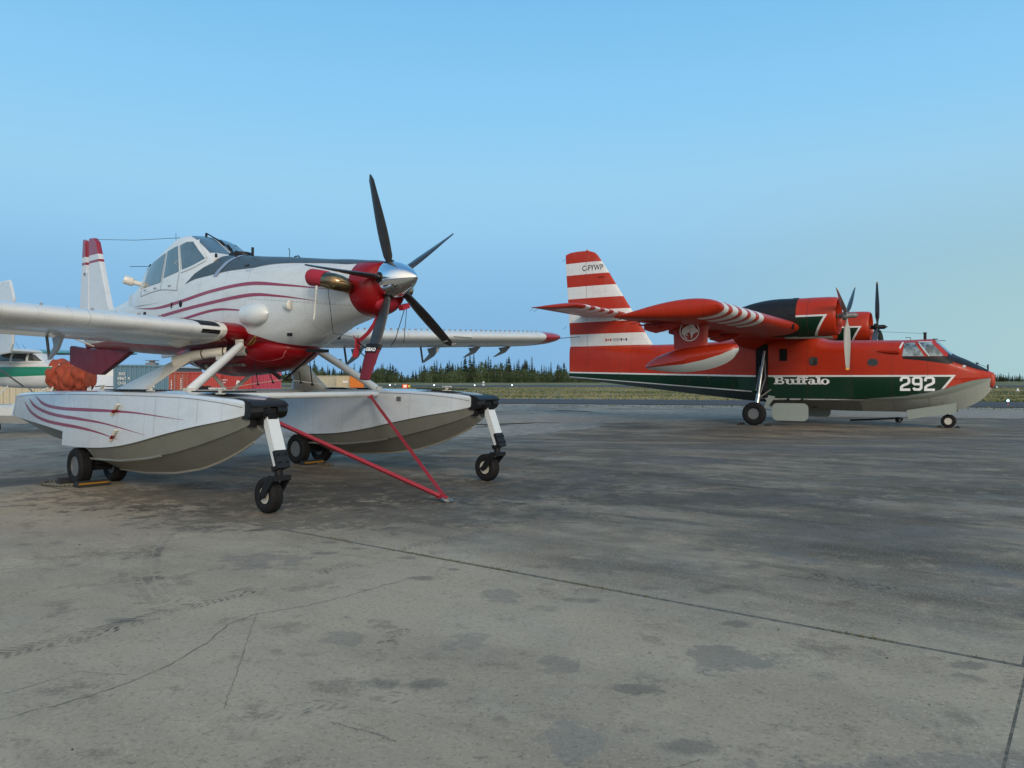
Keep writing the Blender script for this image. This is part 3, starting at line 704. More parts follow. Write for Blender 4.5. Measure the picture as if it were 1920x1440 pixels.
m = MB(); m.tube([(-2.47, -.02, 3.55), (-2.47, -.02, 3.72), (-2.5, -.02, 3.745)], .006, 6); m.tube([(-2.2, 0, 3.55), (-2.25, 0, 3.60), (-2.35, 0, 3.60), (-2.4, 0, 3.56)], .010, 6); m.build('oil_gauge_hook', matblack, AT)
m = MB(); m.lathe([(0, .07), (.02, .085), (.16, .085), (.17, .075), (.16, .065), (.02, .06)], (-6.88, -.55, 3.5), (-.5, -.8, .3), 18); m.tube([(-6.7, -.46, 3.45), (-6.88, -.55, 3.5)], .05, 10)
m.build('air_scoop', cream, AT, 40)
m = MB()
for k in range(7):
    x = -6.48-k*.105; z = [3.86, 3.80, 3.74, 3.66, 3.56, 3.48, 3.40][k]
    m.box((x, -.42+.012*k, z-.06), (.07, .02, .02), Matrix.Rotation(R(-30), 3, 'Y'))
m.build('vortex_tab', matblack, canopy, 0)

# ---- exhaust stacks, blister, vent, pitot
for s in (-1, 1):
    m = MB(); m.tube([(-.42, s*.40, 2.90), (-.37, s*.51, 2.93), (-.375, s*.60, 2.95), (-.44, s*.665, 2.975), (-.55, s*.69, 3.0), (-.7, s*.71, 3.04)], [.09, .10, .112, .118, .115, .11], 20)
    m.build('exhaust_stack', bronze, AT, 50)
    m = MB(); c = [(-.57, s*.69, 3.01), (-.7, s*.70, 3.04), (-.88, s*.715, 3.065), (-.9, s*.716, 3.067)]
    m.tube(c, [.122, .125, .125, .11], 20)
    for i, v in enumerate(m.v): m.v[i] = (v[0], v[1], v[2]+.008*math.sin(v[0]*40))
    if s > 0: continue
    oc = m.build('exhaust_cover', redc, None, 45); oc.parent = None
    oc.matrix_world = Matrix.Translation((-1.694, 10.994, 0)) @ Matrix.Rotation(-R(40.27), 4, 'Z')
    tag(oc, 'red plug over the bronze exhaust pipe on the near side of the nose', 'exhaust cover')
    if s < 0:
        m = MB(); m.box((-.66, s*.80, 2.90), (.035, .01, .05)); m.tube([(-.66, s*.80, 2.88), (-.69, s*.80, 2.65), (-.72, s*.80, 2.46)], .011, 6); m.build('hanging_tag', MAT('pale_tag', (.7, .68, .6), .6), oc)
m = MB(); rings = []
for i in range(15):
    u = i/14; x = -2.78+.62*u
    r = .19*math.sqrt(max(0, 1-((u-.42)/.58)**2)) if u > .42 else .19*(.88+.12*u/.42)
    rings.append([(x, -.60-max(0, math.sin(t))*r*.85, 2.64+math.cos(t)*r*.95) for t in [math.pi*2*k/20 for k in range(20)]])
m.loft(rings); m.build('side_blister', white, AT, 55)
m = MB(); m.loft([[(x, -.585-w*max(0, math.sin(t)), 2.73+math.cos(t)*h) for t in [math.pi*2*k/12 for k in range(12)]] for x, w, h in ((-1.8, .01, .02), (-1.72, .04, .06), (-1.62, .055, .075), (-1.6, .04, .06))])
m.build('side_vent', cream, AT, 40)
m = MB(); m.lathe([(-.05, .06), (.02, .06), (.03, .04)], (-4.87, -.61, 2.95), (0, -1, 0), 14); m.box((-6.35, -.56, 2.87), (.09, .05, .05)); m.tube([(-5.2, -.62, 3.0), (-5.2, -.64, 2.9)], .012, 6); m.build('fuel_drain', matblack, AT)
m = MB(); m.box((-1.75, -.5, 2.30), (.07, .05, .05)); m.tube([(-2.8, -.61, 3.42), (-2.68, -.625, 3.42)], .018, 8); m.build('step_bracket', black, AT)

# ---- belly tank bulge with the scoop gate
BT = [(-2.02, .10, 2.14, 2.1, 2.05, 2, 2), (-2.1, .30, 2.2, 2.12, 1.97, 2, 2), (-2.3, .44, 2.3, 2.12, 1.88, 2, 2), (-2.55, .50, 2.3, 2.12, 1.79, 2.2, 2), (-3.1, .52, 2.3, 2.1, 1.72, 2.2, 2), (-4.0, .52, 2.3, 2.1, 1.675, 2.2, 2), (-4.6, .50, 2.3, 2.1, 1.73, 2.2, 2), (-5.2, .44, 2.3, 2.1, 1.84, 2.2, 2), (-5.7, .30, 2.3, 2.12, 1.98, 2, 2), (-5.9, .12, 2.2, 2.12, 2.05, 2, 2)]
m = MB(); m.loft([sring(*q, n=32) for q in cr_interp(BT, 40)]); btb = m.bvh()
tank = m.build('belly_tank', redp, AT, 50)
m = MB(); patch(m, btb, [(-3.1, 1.88), (-4.6, 1.90)], [(-3.1, 1.85), (-4.6, 1.87)], 30, 2, 'xz', -1, .008)
for k in range(18): m.box((-3.15-k*.08, -.43, 1.865), (.012, .06, .05))
m.build('gate_hinge', MAT('hinge_grey', (.2, .17, .17), .5, .3), tank, 0)
m = MB(); stripe(m, btb, [(-4.95, 2.1), (-4.85, 1.95), (-4.7, 1.80)], .09, 14, None, off=.012); m.build('tank_strap', cream, tank, 40)
m = MB(); stripe(m, btb, [(-2.95, 2.02), (-2.75, 1.93), (-2.5, 1.92), (-2.25, 1.97), (-2.12, 2.08)], .008, 20, None, off=.006); m.build('seal_bead', MAT('bead_pink', (.45, .12, .12), .5), tank, 0)

# ---- wing
XW, SPAN, DIH, ZW = -2.85, 7.95, .038, 2.36
def wz(y): return ZW+DIH*abs(y)
wingm = paint('wing_paint', (.62, .64, .635), .28, .45, .2)
wx, wy, wzz = wingm.xyz()
wingm.layer(wy.abs().gt(7.25), (.33, .01, .02))
wingm.layer(seam(wy, 2.9, .006)*.4+seam(wy, -2.9, .006)*.4+seam(wx, -3.35, .004)*.35+seam(wx, -4.3, .005)*.5, (.14, .14, .13))
wingm.layer(((wy*2.4).frac()-.5).abs().lt(.006)*.3+((wy*2.4+.03).frac()-.5).abs().lt(.01)*(wx*20).frac().lt(.3)*.35, (.15, .15, .14))
wingm.layer(wingm.noise(5, 7, .75, (.4, 2, 1)).ramp(.58, .72)*.3, (.27, .25, .21))
wingm.layer(wingm.noise(1.2, 5, .7, (2.5, .5, 1)).ramp(.55, .8)*.3, (.33, .30, .25))
wing_bvh = {}
for s in (-1, 1):
    m = MB(); ys = [0.45, .75, 1.5, 2.9, 4.5, 6.0, 7.2, 7.55, 7.75, 7.88, 7.95]
    if s < 0: ys = ys
    secs = []
    for y in ys:
        k = 1 if y <= 7.5 else math.sqrt(max(.02, 1-((y-7.5)/.46)**2)); ch = 2.1*(.72+.28*k)
        secs.append((s*y, XW-(2.1-ch)*.25, wz(y), ch, R(5.0)))
    rings = []
    for y, xl, z, ch, inc in secs:
        k = ch/2.1; rings.append([(xl-c*math.cos(inc), y, z-c*math.sin(inc)+t*(k if abs(y) > 7.5 else 1)) for c, t in airfoil(ch, .155, 16, .02)])
    m.loft(rings); wing_bvh[s] = m.bvh()
    w_ = m.build('wing', wingm, AT, 50)
    # leading-edge root cap with the black boot
    m = MB(); secs = [(s*.5, XW+.06, wz(.5)-.005, 2.3, R(5)), (s*.72, XW+.05, wz(.7)-.004, 2.2, R(5)), (s*.92, XW+.012, wz(.9)-.001, 2.13, R(5))]
    wing_loft(m, secs, .165, .02, 14); m.build('wing_root_fairing', redp if s > 0 else redp, w_, 50)
    m = MB(); wing_loft(m, [(s*.90, XW+.02, wz(.9), 2.14, R(5)), (s*.98, XW+.016, wz(.98), 2.13, R(5))], .165, .02, 14); m.build('root_rib_cap', cream, w_, 50)
    m = MB(); patch(m, wing_bvh[s], [(XW-.02, s*1.0), (XW-.02, s*1.32)], [(XW-.42, s*1.0), (XW-.42, s*1.42)], 8, 8, 'xy', 1, .006); m.build('walkway_patch', matblack, w_, 60)
    m = MB(); patch(m, wing_bvh[s], [(XW-.004, s*1.0), (XW-.004, s*1.30)], [(XW-.05, s*1.0), (XW-.05, s*1.30)], 8, 3, 'xy', -1, .004); m.build('walkway_patch', matblack, w_, 60)
    # vortex generators along the wing
    m = MB(); y = 1.2; i = 0
    while y < 7.2:
        h = cast(wing_bvh[s], (XW-.22, s*y), 'xy', 1, 0)
        rot = Matrix.Rotation(R(18 if i % 2 else -18), 3, 'Z')
        if h: m.box((h.x, h.y, h.z+.013), (.055, .006, .03), rot)
        y += .16 if s > 0 else .32; i += 1
    kind(m.build('vortex_generators', MAT('tab_grey', (.28, .28, .28), .5), w_, 0), 'stuff')
    # stall strip, aileron/flap hinge brackets, under-wing fairings
    m = MB(); m.box((XW+.012, s*4.4, wz(4.4)-.005), (.03, .55, .018)); m.build('stall_strip', white, w_, 0)
    for y in (2.8, 4.95, 6.3, 7.4):
        m = MB(); zt = wz(y)-.24; x0 = XW-1.35
        f = lambda p, q=y: V(p[0], s*q-.02, p[1]); g = lambda p, q=y: V(p[0], s*q+.02, p[1])
        d = .30 if y < 5 else .20
        crv = [(x0+.12, zt+.06), (x0-.08, zt-d*.5), (x0-.42, zt-d), (x0-.47, zt-d), (x0-.22, zt-d*.35), (x0-.28, zt+.02)]
        m.prism(crv, f, g); m.build('hinge_bracket', MAT('bracket_grey%d' % int(y*10+s), (.42, .42, .41), .4, .2), w_, 30)
        if y < 5:
            m = MB(); m.tube([(x0-.44, s*y, zt-d+.0), (x0-.5, s*y-.02, zt+.10)], .022, 8); m.build('flap_link', rimg, w_)
    m = MB(); m.loft([[(x, s*1.25+math.cos(t)*w, wz(1.25)-.19-max(0, -math.sin(t))*h+.05) for t in [2*math.pi*k/12 for k in range(12)]] for x, w, h in ((-3.3, .01, .01), (-3.45, .12, .10), (-3.7, .15, .14), (-4.0, .10, .09), (-4.2, .01, .01))]); m.build('underwing_fairing', cream, w_, 50)
    m = MB(); m.loft([[(x, s*4.35+math.cos(t)*w, wz(4.35)-.20-max(0, -math.sin(t))*h+.06) for t in [2*math.pi*k/12 for k in range(12)]] for x, w, h in ((-3.0, .01, .01), (-3.15, .08, .08), (-3.5, .09, .08), (-4.0, .01, .01))]); m.tube([(-3.4, s*4.2, 2.3), (-3.4, s*4.2, 2.2)], .03, 8); m.build('underwing_fairing', white, w_, 50)
m = MB(); m.tube([(XW-.1, 7.9, wz(7.9)-.03), (XW+.1, 8.45, wz(8.5)-.0)], .008, 5); m.build('pitot_tube', black, AT)

# ---- tail
finp = paint('fin_paint', (.60, .625, .635), .3, .4, .12)
_, _, fzz = finp.xyz()
finp.layer(fzz.gt(4.42), (.26, .014, .03)); finp.layer((fzz-4.27).abs().lt(.03), (.26, .014, .03))
def slab(mb, poly, y0, t0, m=0):
    """upright plate with rounded-thin edges from an xz outline"""
    c = sum((Vector(p) for p in poly), Vector((0, 0)))/len(poly)
    r = []
    for dy, k in ((-t0/2, .97), (-t0*.3, 1), (t0*.3, 1), (t0/2, .97)):
        r.append([(c.x+(p[0]-c.x)*k, y0+dy, c.y+(p[1]-c.y)*k) for p in poly])
    return mb.loft(r, True, True, True, m)
m = MB(); slab(m, [(-9.1, 3.05), (-9.23, 3.2), (-9.80, 4.5), (-9.90, 4.72), (-10.02, 4.80), (-10.26, 4.82), (-10.25, 3.0)], 0, .11); fin = m.build('fin', finp, AT, 20)
M2 = Matrix.Translation((-10.30, 0, 0)) @ Matrix.Rotation(R(-2), 4, 'Z') @ Matrix.Translation((10.30, 0, 0))
m = MB(); slab(m, [(-10.30, 2.5), (-10.30, 4.06), (-10.42, 4.06), (-10.46, 4.10), (-10.5, 4.80), (-10.64, 4.84), (-10.85, 3.2), (-10.85, 2.6)], 0, .09)
m.v = [tuple(M2 @ Vector(p)) for p in m.v]; rud = m.build('rudder', finp, AT, 20)
m = MB(); m.tube([(-10.52, 0, 4.0), (-10.52, 0, 4.06)], .06, 12); m.build('mass_balance', rimg, rud)
m = MB(); slab(m, [(-8.0, 2.25), (-10.25, 2.32), (-11.3, 2.42), (-11.36, 2.38), (-11.36, 1.99), (-10.05, 1.74), (-9.6, 1.73)], 0, .12); m.build('ventral_fin', red_shaded, AT, 20)
for s in (-1, 1):
    m = MB(); wing_loft(m, [(s*.1, -9.5, 2.95, 1.15, 0), (s*2.55, -9.62, 2.97, 1.0, 0), (s*2.62, -9.75, 2.97, .8, 0)], .09, 0, 10); st = m.build('tailplane', white, AT, 45)
    m = MB(); slab(m, [(-9.58, 3.3), (-9.80, 3.64), (-9.86, 3.68), (-10.40, 3.68), (-10.55, 3.3), (-10.62, 2.4), (-10.5, 2.15), (-9.80, 2.18), (-9.66, 2.35)], s*1.74, .05); m.build('auxiliary_fin', white, st, 20)
    m = MB(); m.tube([(-9.9, s*1.5, 2.92), (-9.75, s*.15, 2.36)], .028, 8, flat=.6); m.build('tailplane_strut', cream, st)

# ---- floats
FLU = [(-.10, .265, .245, 1.355, 1.19), (-.3, .315, .32, 1.38, 1.14), (-.6, .37, .40, 1.40, 1.085), (-1.0, .425, .455, 1.42, 1.02), (-1.7, .47, .505, 1.435, .895), (-2.45, .485, .53, 1.44, .755), (-3.2, .485, .535, 1.44, .655), (-4.1, .485, .535, 1.435, .60), (-4.97, .475, .53, 1.425, .592)]
AFT = [(-4.9, .472, .515, 1.425, .80), (-6.0, .44, .465, 1.41, .87), (-7.0, .37, .39, 1.395, .92), (-7.7, .30, .31, 1.36, .95), (-7.95, .25, .27, 1.31, .96), (-8.15, .20, .25, 1.2, .965)]
KEEL = [(-.10, .965), (-.3, .85), (-.6, .72), (-1.0, .575), (-1.57, .42), (-2.3, .31), (-3.2, .245), (-4.25, .235)]
def kz(x):
    for (a, b), (c, d) in zip(KEEL, KEEL[1:]):
        if c <= x <= a: return b+(d-b)*(x-a)/(c-a)
    return KEEL[-1][1]
floats = {}
for s in (-1, 1):
    yc = s*1.98
    def uring(x, hd, hc, zd, zc): return [(x, yc-hc, zc), (x, yc-hd, zd-.03), (x, yc-hd+.03, zd), (x, yc, zd+.02), (x, yc+hd-.03, zd), (x, yc+hd, zd-.03), (x, yc+hc, zc)]
    m = MB(); m.loft([uring(*q) for q in cr_interp(FLU, 30)], closed=True)
    m.loft([uring(*q) for q in cr_interp(AFT, 16)], closed=True)
    fl = m.build('float', white2, AT, 28); sb = m.bvh(); floats[s] = fl
    # planing bottom: V with a strake, closed at the step
    m = MB(); rings = []
    for x, hd, hc, zd, zc in cr_interp(FLU[:-1], 30):
        if x < -4.3: continue
        zk = kz(x); md = .50
        zs_ = zc+(zk-zc)*md
        rings.append([(x, yc-hc+.004, zc), (x, yc-hc*.93, zc-.015), (x, yc-hc*.70, zs_), (x, yc-hc*.64, zs_+.004), (x, yc, zk), (x, yc+hc*.64, zs_+.004), (x, yc+hc*.70, zs_), (x, yc+hc*.93, zc-.015), (x, yc+hc-.004, zc), (x, yc, zc+.02)])
    m.loft(rings); hb = m.bvh(); m.build('hull_bottom', hullg, fl, 20)
    m = MB(); rings = []
    for x, hd, hc, zd, zc in cr_interp(AFT, 12): 
        u_ = (x+4.9)/(-3.25); zk = .54+.36*u_**3.2; zk = min(zk, zc-.02)
        rings.append([(x, yc-hc+.004, zc), (x, yc, zk), (x, yc+hc-.004, zc), (x, yc, zc+.02)])
    m.loft(rings); m.build('afterbody_bottom', hullg, fl, 20)
    for q in (-1, 1):   # spray strake and keel strip
        m = MB(); P0 = []
        for x in [-2.0-.24*i for i in range(11)]:
            zc = [z for z in interp(FLU, [x])][0]; zz = zc[4]+(kz(x)-zc[4])*.50
            P0.append((x, yc+q*zc[2]*.70, zz-.004))
        m.tube(P0, .018, 6); m.build('spray_strake', hullg, fl, 40)
    m = MB(); m.tube([(x, yc, kz(x)-.006) for x in [-.3-.2*i for i in range(20)]], .014, 6); m.build('keel_strip', MAT('keel_alloy%d' % s, (.38, .36, .30), .4, .3), fl, 40)
    m = MB(); stripe(m, sb, [(-.12, 1.285), (-.6, 1.345), (-1.5, 1.39), (-4, 1.395), (-6.5, 1.36), (-7.6, 1.31)], .009, 60, None, side=s, off=.002)
    for x in (-.9, -1.9, -3.0, -4.0, -5.5): stripe(m, sb, [(x, .96 if x > -1.5 else .82), (x, 1.36)], .004, 8, None, side=s, off=.002)
    if s > 0: stripe(m, sb, [(-.12, 1.285), (-.6, 1.345), (-1.5, 1.39), (-4, 1.395), (-6.5, 1.36)], .009, 60, None, side=-1, off=.002)
    m.build('seam', MAT('seam_dark%d' % s, (.18, .18, .18), .6), fl, 0)
    # crimson lines
    m = MB()
    stripe(m, sb, [(-6.45, 1.345), (-5.95, 1.215), (-5.18, 1.165), (-4.13, 1.165), (-3.16, 1.17), (-2.32, 1.16), (-1.15, 1.105)], .05, 60, (.12, .5), side=s, off=.004)
    stripe(m, sb, [(-6.85, 1.30), (-6.4, 1.16), (-5.51, 1.06), (-4.33, 1.02), (-3.38, .98), (-2.12, .875)], .05, 60, (.12, .5), side=s, off=.004)
    stripe(m, sb, [(-7.15, 1.24), (-6.6, 1.05), (-5.74, .94), (-4.33, .89), (-3.56, .84), (-2.92, .77)], .05, 60, (.12, .5), side=s, off=.004)
    m.build('crimson_stripe', crimson, fl, 60)
    for z0, z1 in ((1.27, 1.11), (.91, .74)):
        m = MB(); a = cast(sb, (-2.94, z0), 'xz', s, .03); b = cast(sb, (-3.13, z1), 'xz', s, .03)
        if a and b:
            d = (b-a); mid = (a+b)/2
            m.tube([a, a.lerp(b, .45)], .028, 8, flat=.5); m.tube([a.lerp(b, .75), b], .028, 8, flat=.5); pn = m.build('tie_down_plate', cream, fl)
            m = MB(); m.tube([a.lerp(b, .45), a.lerp(b, .75)], .029, 8, flat=.5); m.build('red_band', redp, pn)
    # deck fittings: hatches, mooring cleats, non-skid
    m = MB()
    for x, l in ((-.9, .9), (-3.4, 1.5)):
        m.box((x, yc-.12, 1.465), (l, .30, .016)); m.box((x-.1, yc+.16, 1.463), (l*.8, .16, .014))
    m.build('deck_tread', matblack, fl, 0)
    for x in (-.62, -2.5, -4.1):
        m = MB(); zc_ = 1.465 if x < -1 else 1.445
        m.box((x, yc-.27, zc_), (.16, .05, .015)); m.box((x, yc-.27, zc_+.03), (.05, .035, .05)); m.tube([(x-.1, yc-.27, zc_+.06), (x+.1, yc-.27, zc_+.06)], .014, 8); m.build('mooring_cleat', rimw, fl, 30)
    m = MB(); m.box((-.03 if 0 else -1.55, yc-s*.488, 1.30), (.10, .012, .07)); m.build('data_plate', rimg, fl, 0) if s > 0 else None
    # bow bumper: two rounded cheeks, a deck plate and a dark pivot block
    m = MB()
    for q in (-1, 1):
        out = [(-.24, 1.365), (-.1, 1.355), (.0, 1.34), (.06, 1.29), (.07, 1.23), (.03, 1.17), (-.04, 1.14), (-.14, 1.14), (-.18, 1.175), (-.21, 1.19)]
        y0, y1 = yc+q*.10, yc+q*.25
        m.prism(out, lambda p: V(p[0], y0, p[1]), lambda p: V(p[0]-.02, y1-q*.0, p[1]*.985+.018))
    top_ = [(-.34, 1.392), (-.1, 1.372), (.0, 1.355), (.07, 1.31), (.07, 1.29), (-.02, 1.325), (-.1, 1.34), (-.34, 1.36)]
    m.prism(top_, lambda p: V(p[0], yc-.245, p[1]), lambda p: V(p[0], yc+.245, p[1]))
    bp = m.build('bow_bumper', black, fl, 40)
    m = MB(); m.box((-.06, yc, 1.17), (.20, .18, .2)); m.box((-.12, yc-.14, 1.09), (.09, .08, .10)); m.box((.03, yc, 1.15), (.16, .13, .12), Matrix.Rotation(R(22), 3, 'Y'))
    for dx, dz in ((.0, .06), (.06, -.02), (.0, -.04)): m.tube([(.06+dx*.5, yc-.07, 1.19+dz), (.06+dx*.5, yc-.105, 1.19+dz)], .012, 6)
    m.build('pivot_block', matblack, bp, 30)
    # nose gear
    ng = empty('nose_gear', (0, 0, 0)); ng.parent = AT
    p0, p1 = V(.055, yc, 1.15), V(.285, yc, .60); d = (p1-p0); L = d.length
    rot = Matrix.Rotation(math.atan2(-d.x, -d.z)-0, 3, 'Y')
    m = MB(); m.box((p0+p1)/2, (.10, .155, L), rot); leg = m.build('leg', white, ng, 0)
    m = MB(); m.box(p0.lerp(p1, .84)+V(.045, 0, -.02), (.05, .17, .22), rot)
    for dy in (-.05, .05):
        for k in (.77, .93): 
            q = p0.lerp(p1, k)+V(.07, dy, 0); m.tube([q, q+V(.03, 0, .012)], .010, 6)
    m.build('leg_bracket', black, ng, 0)
    m = MB(); m.tube([(.235, yc, .66), (.235, yc, .43)], .05, 14); m.box((.26, yc, .575), (.15, .15, .06), rot); m.box((.25, yc, .445), (.12, .24, .06))
    for q in (-1, 1):
        m.prism([(.31, .47), (.19, .47), (.02, .25), (-.03, .20), (.02, .165), (.09, .20), (.30, .43)], lambda p: V(p[0], yc+q*.10, p[1]), lambda p: V(p[0], yc+q*.125, p[1]))
    m.tube([(.02, yc-.14, .212), (.02, yc+.14, .212)], .025, 12)
    m.build('fork', black, ng, 30)
    wheel(ng, (.02, yc, .216), (0, 1, 0), .216, .17, .10, (tyrem, rimw), 3)
    # main gear: twin wheels behind the step
    mg = empty('main_gear', (0, 0, 0)); mg.parent = AT
    for dy in (-.44, .09): wheel(mg, (-4.50, yc+dy, .285), (0, 1, 0), .285, .20, .15, (tyrem, rimg), 4)
    m = MB(); m.tube([(-4.5, yc-.42, .285), (-4.5, yc+.1, .285)], .05, 10); m.box((-4.42, yc-.18, .42), (.26, .30, .36), Matrix.Rotation(R(12), 3, 'Y')); m.tube([(-4.3, yc, .5), (-4.5, yc, .29)], .05, 8); m.box((-4.38, yc, .47), (.34, .62, .30)); m.build('axle', matblack, mg, 30)  # last black box stands for wheel-well shadow; the rest is axle and arm

# ---- struts between floats and fuselage
for s in (-1, 1):
    m = MB(); a, b = V(-2.8, s*.68, 2.17), V(-2.4, s*1.74, 1.46); m.tube([a, a.lerp(b, .03), a.lerp(b, .97), b], [.05, .065, .065, .05], 16); m.build('forward_strut', white, AT, 50)
    m = MB(); m.box(a+V(-.06, 0, .04), (.16, .05, .09)); m.box(b+V(0, 0, .0), (.13, .12, .08)); m.box(a.lerp(b, .42)+V(-.05, 0, .08), (.13, .03, .06)); m.build('strut_fitting', rimw, AT, 0)
    # broad fairing of the aft strut, chord growing towards the float deck
    m = MB(); rings = []
    for u in [i/10 for i in range(11)]:
        c = V(-3.86, s*1.06, 1.95).lerp(V(-4.32, s*1.72, 1.43), u); ch = .34+.78*u**1.3; th = .29+.03*u
        rings.append([(c.x+math.cos(t)*ch/2-.1*u, c.y+math.sin(t)*th/2*.8, c.z+math.sin(t)*th/2*.75-math.cos(t)*ch*.06*(1-u)) for t in [2*math.pi*k/20 for k in range(20)]])
    m.loft(rings); m.build('aft_strut_fairing', cream, AT, 60)
    # fill pipe with clamp rings running into the belly
    m = MB(); P0 = [V(-3.98, s*1.16, 1.90), V(-3.7, s*.98, 2.01), V(-3.45, s*.85, 2.05), V(-3.1, s*.62, 2.08), V(-2.95, s*.5, 2.08)]
    m.tube(P0, [.11, .085, .078, .078, .078], 16); fp = m.build('fill_pipe', cream, AT, 50)
    m = MB()
    for a, b in ((0, 1), (1, 2), (2, 3)): 
        c = P0[a].lerp(P0[b], .6); d = (P0[b]-P0[a]).normalized(); m.tube([c-d*.012, c+d*.012], .082, 16)
    m.build('pipe_clamp', MAT('clamp_brown%d' % s, (.16, .12, .07), .4, .5), fp, 40)
    m = MB(); d = (P0[3]-P0[2]).normalized(); m.tube([P0[3]-d*.10, P0[3]-d*.05, P0[3]+d*.0], [.09, .10, .09], 16); m.build('pipe_collar', matblack, fp, 40)
    m = MB(); m.tube([(-4.35, s*.03, 1.40), (-4.2, s*.52, 1.86)], .032, 10); m.build('cross_brace', cream, AT, 40)
m = MB(); m.tube([(-2.1, -1.5, 1.375), (-2.1, 1.44, 1.375), (-2.1, 1.5, 1.375)], [.05, .05, .035], 16); m.build('spreader_bar', white, AT, 50)
m = MB(); m.tube([(-4.35, -1.5, 1.40), (-4.35, 1.5, 1.40)], .05, 12); m.build('spreader_bar', white, AT, 50)
# black boarding brace under the belly with its cable and hooks
J = V(-2.62, 0, 1.615)
m = MB(); m.tube([(-2.95, -.55, 2.12), (-2.66, -.06, 1.64)], .032, 8); m.tube([(-1.78, 0.02, 2.08), (-2.62, 0, 1.63)], .016, 8)
m.tube([(-2.66, -.1, 1.62), (-2.56, .1, 1.615)], .016, 6)
m.build('belly_brace', matblack, AT)
m = MB(); m.tube([(-3.6, -.6, 1.47), J+V(0, -.1, 0), J+V(0, .1, 0), (-2.3, 1.2, 1.46)], .005, 5); m.build('brace_cable', rimw, AT)
m = MB()
for a, b in (((-2.86, -.42, 1.98), (-2.75, -.42, 1.545)), ((-2.76, -.24, 1.80), (-2.66, -.2, 1.575)), ((-2.42, .12, 1.76), (-2.42, .16, 1.575)), ((-2.15, .14, 1.90), (-2.25, .26, 1.54))):
    m.tube([a, b], .009, 6); m.box(b, (.03, .03, .03))
m.build('hook_rod', matblack, AT)
m = MB(); m.tube([(-2.75, -.6, 2.17), (-2.65, -.62, 2.2), (-2.55, -.62, 2.26), (-2.5, -.62, 2.29)], .016, 8); m.tube([(-2.8, -.55, 2.17), (-2.6, -.6, 2.18), (-2.52, -.6, 2.24)], .012, 8); m.build('hydraulic_hose', gold, AT)
m = MB(); m.box((-1.75, 0, 2.07), (.18, .3, .05)); m.build('brace_mount', matblack, AT)
m = MB(); m.tube([(-.62, -.64, 2.92), (-.95, -.30, 2.3), (-.76, -.06, 2.24)], .004, 5); m.build('cover_cord', matblack, AT)

TXT = (1, 1)
ATM = Matrix.Translation((-1.694, 10.994, 0)) @ Matrix.Rotation(-R(40.27), 4, 'Z')
def own(o): o.matrix_world = ATM; return o
# propeller sleeve, red restraint strap, tow bar, wheel chocks are things of their own
th = -.283+3*2*math.pi/5; Mb = Matrix(((1, 0, 0), (0, math.cos(th), math.sin(th)), (0, -math.sin(th), math.cos(th))))
m = MB(); rings = []
for i in range(9):
    u = i/8; r = 1.0+.50*u; c = .27-.085*u; t = .075-.03*u; a = R(-9)
    rings.append([tuple(HUB+Mb @ Vector(((math.cos(q)*c/2)*math.cos(a)-math.sin(q)*t/2*math.sin(a)+.006*math.sin(u*19+q*3), math.cos(q)*c/2*math.sin(a)+math.sin(q)*t/2*math.cos(a), r))) for q in [2*math.pi*k/16 for k in range(16)]])
m.loft(rings); sl_ = own(m.build('propeller_sleeve', maroon, None, 45)); tag(sl_, 'maroon fabric sleeve slipped over the downward propeller blade tip', 'propeller sleeve')
m = MB(); rings = []
for i in range(3):
    r = .985+.035*i; c = .285; t = .085; a = R(-9)
    rings.append([tuple(HUB+Mb @ Vector((math.cos(q)*c/2*math.cos(a)-math.sin(q)*t/2*math.sin(a), math.cos(q)*c/2*math.sin(a)+math.sin(q)*t/2*math.cos(a), r))) for q in [2*math.pi*k/16 for k in range(16)]])
m.loft(rings); m.build('sleeve_hem', matblack, sl_, 40)
a = R(-9)
def onsl(p, off): return HUB+Mb @ Vector((p[0]*math.cos(a)-off*math.sin(a), p[0]*math.sin(a)+off*math.cos(a), 1.075-p[1]))
fs_ = 1 if (ATM.to_3x3() @ (Mb @ Vector((-math.sin(a), math.cos(a), 0)))).dot(-(ATM @ HUB)) > 0 else -1
m = MB(); m.prism([(-.095, -.04), (.095, -.04), (.095, .04), (-.095, .04)], lambda p: onsl(p, fs_*.036), lambda p: onsl(p, fs_*.044)); lb_ = m.build('name_patch', matblack, sl_, 0)
m = MB(); vs, fs = text_mesh('GBAO', .066, .003)
fl_ = 1 if (Mb @ Vector((1, 0, 0))).x*fs_ > 0 else -1
put_text(m, vs, fs, lambda v: onsl((v.x*TXT[0], v.y*TXT[1]), fs_*.047)); m.build('lettering', MAT('sleeve_white', (.75, .75, .75), .7), lb_, 0)
m = MB()
def ribbon(mb, P, w, ax):
    ids = [mb.add([Vector(p)-Vector(ax)*w/2, Vector(p)+Vector(ax)*w/2, Vector(p)+Vector(ax)*w/2+V(.004, .004, .004), Vector(p)-Vector(ax)*w/2+V(.004, .004, .004)]) for p in P]
    for i, j in zip(ids, ids[1:]):
        for k in range(4): mb.face((i+k, i+(k+1) % 4, j+(k+1) % 4, j+k))
ribbon(m, [(-.13, -.02, 2.60), (-.28, -.03, 2.52), (-.36, -.04, 2.40), (-.47, -.05, 2.29), (-.62, -.05, 2.21), (-.72, -.05, 2.18), (-.78, -.05, 2.25)], .055, (.46, .53, -.7))
ribbon(m, [(-.70, -.05, 2.22), (-.71, -.05, 2.10), (-.77, -.05, 1.95)], .075, (.66, .75, 0))
ribbon(m, [(-.74, -.05, 2.20), (-.66, -.08, 2.24)], .06, (.2, .2, .9))
rb = own(m.build('propeller_strap', redc, None, 30)); tag(rb, 'bright red fabric strap hanging from the nose inlet down to the lower blade', 'strap')
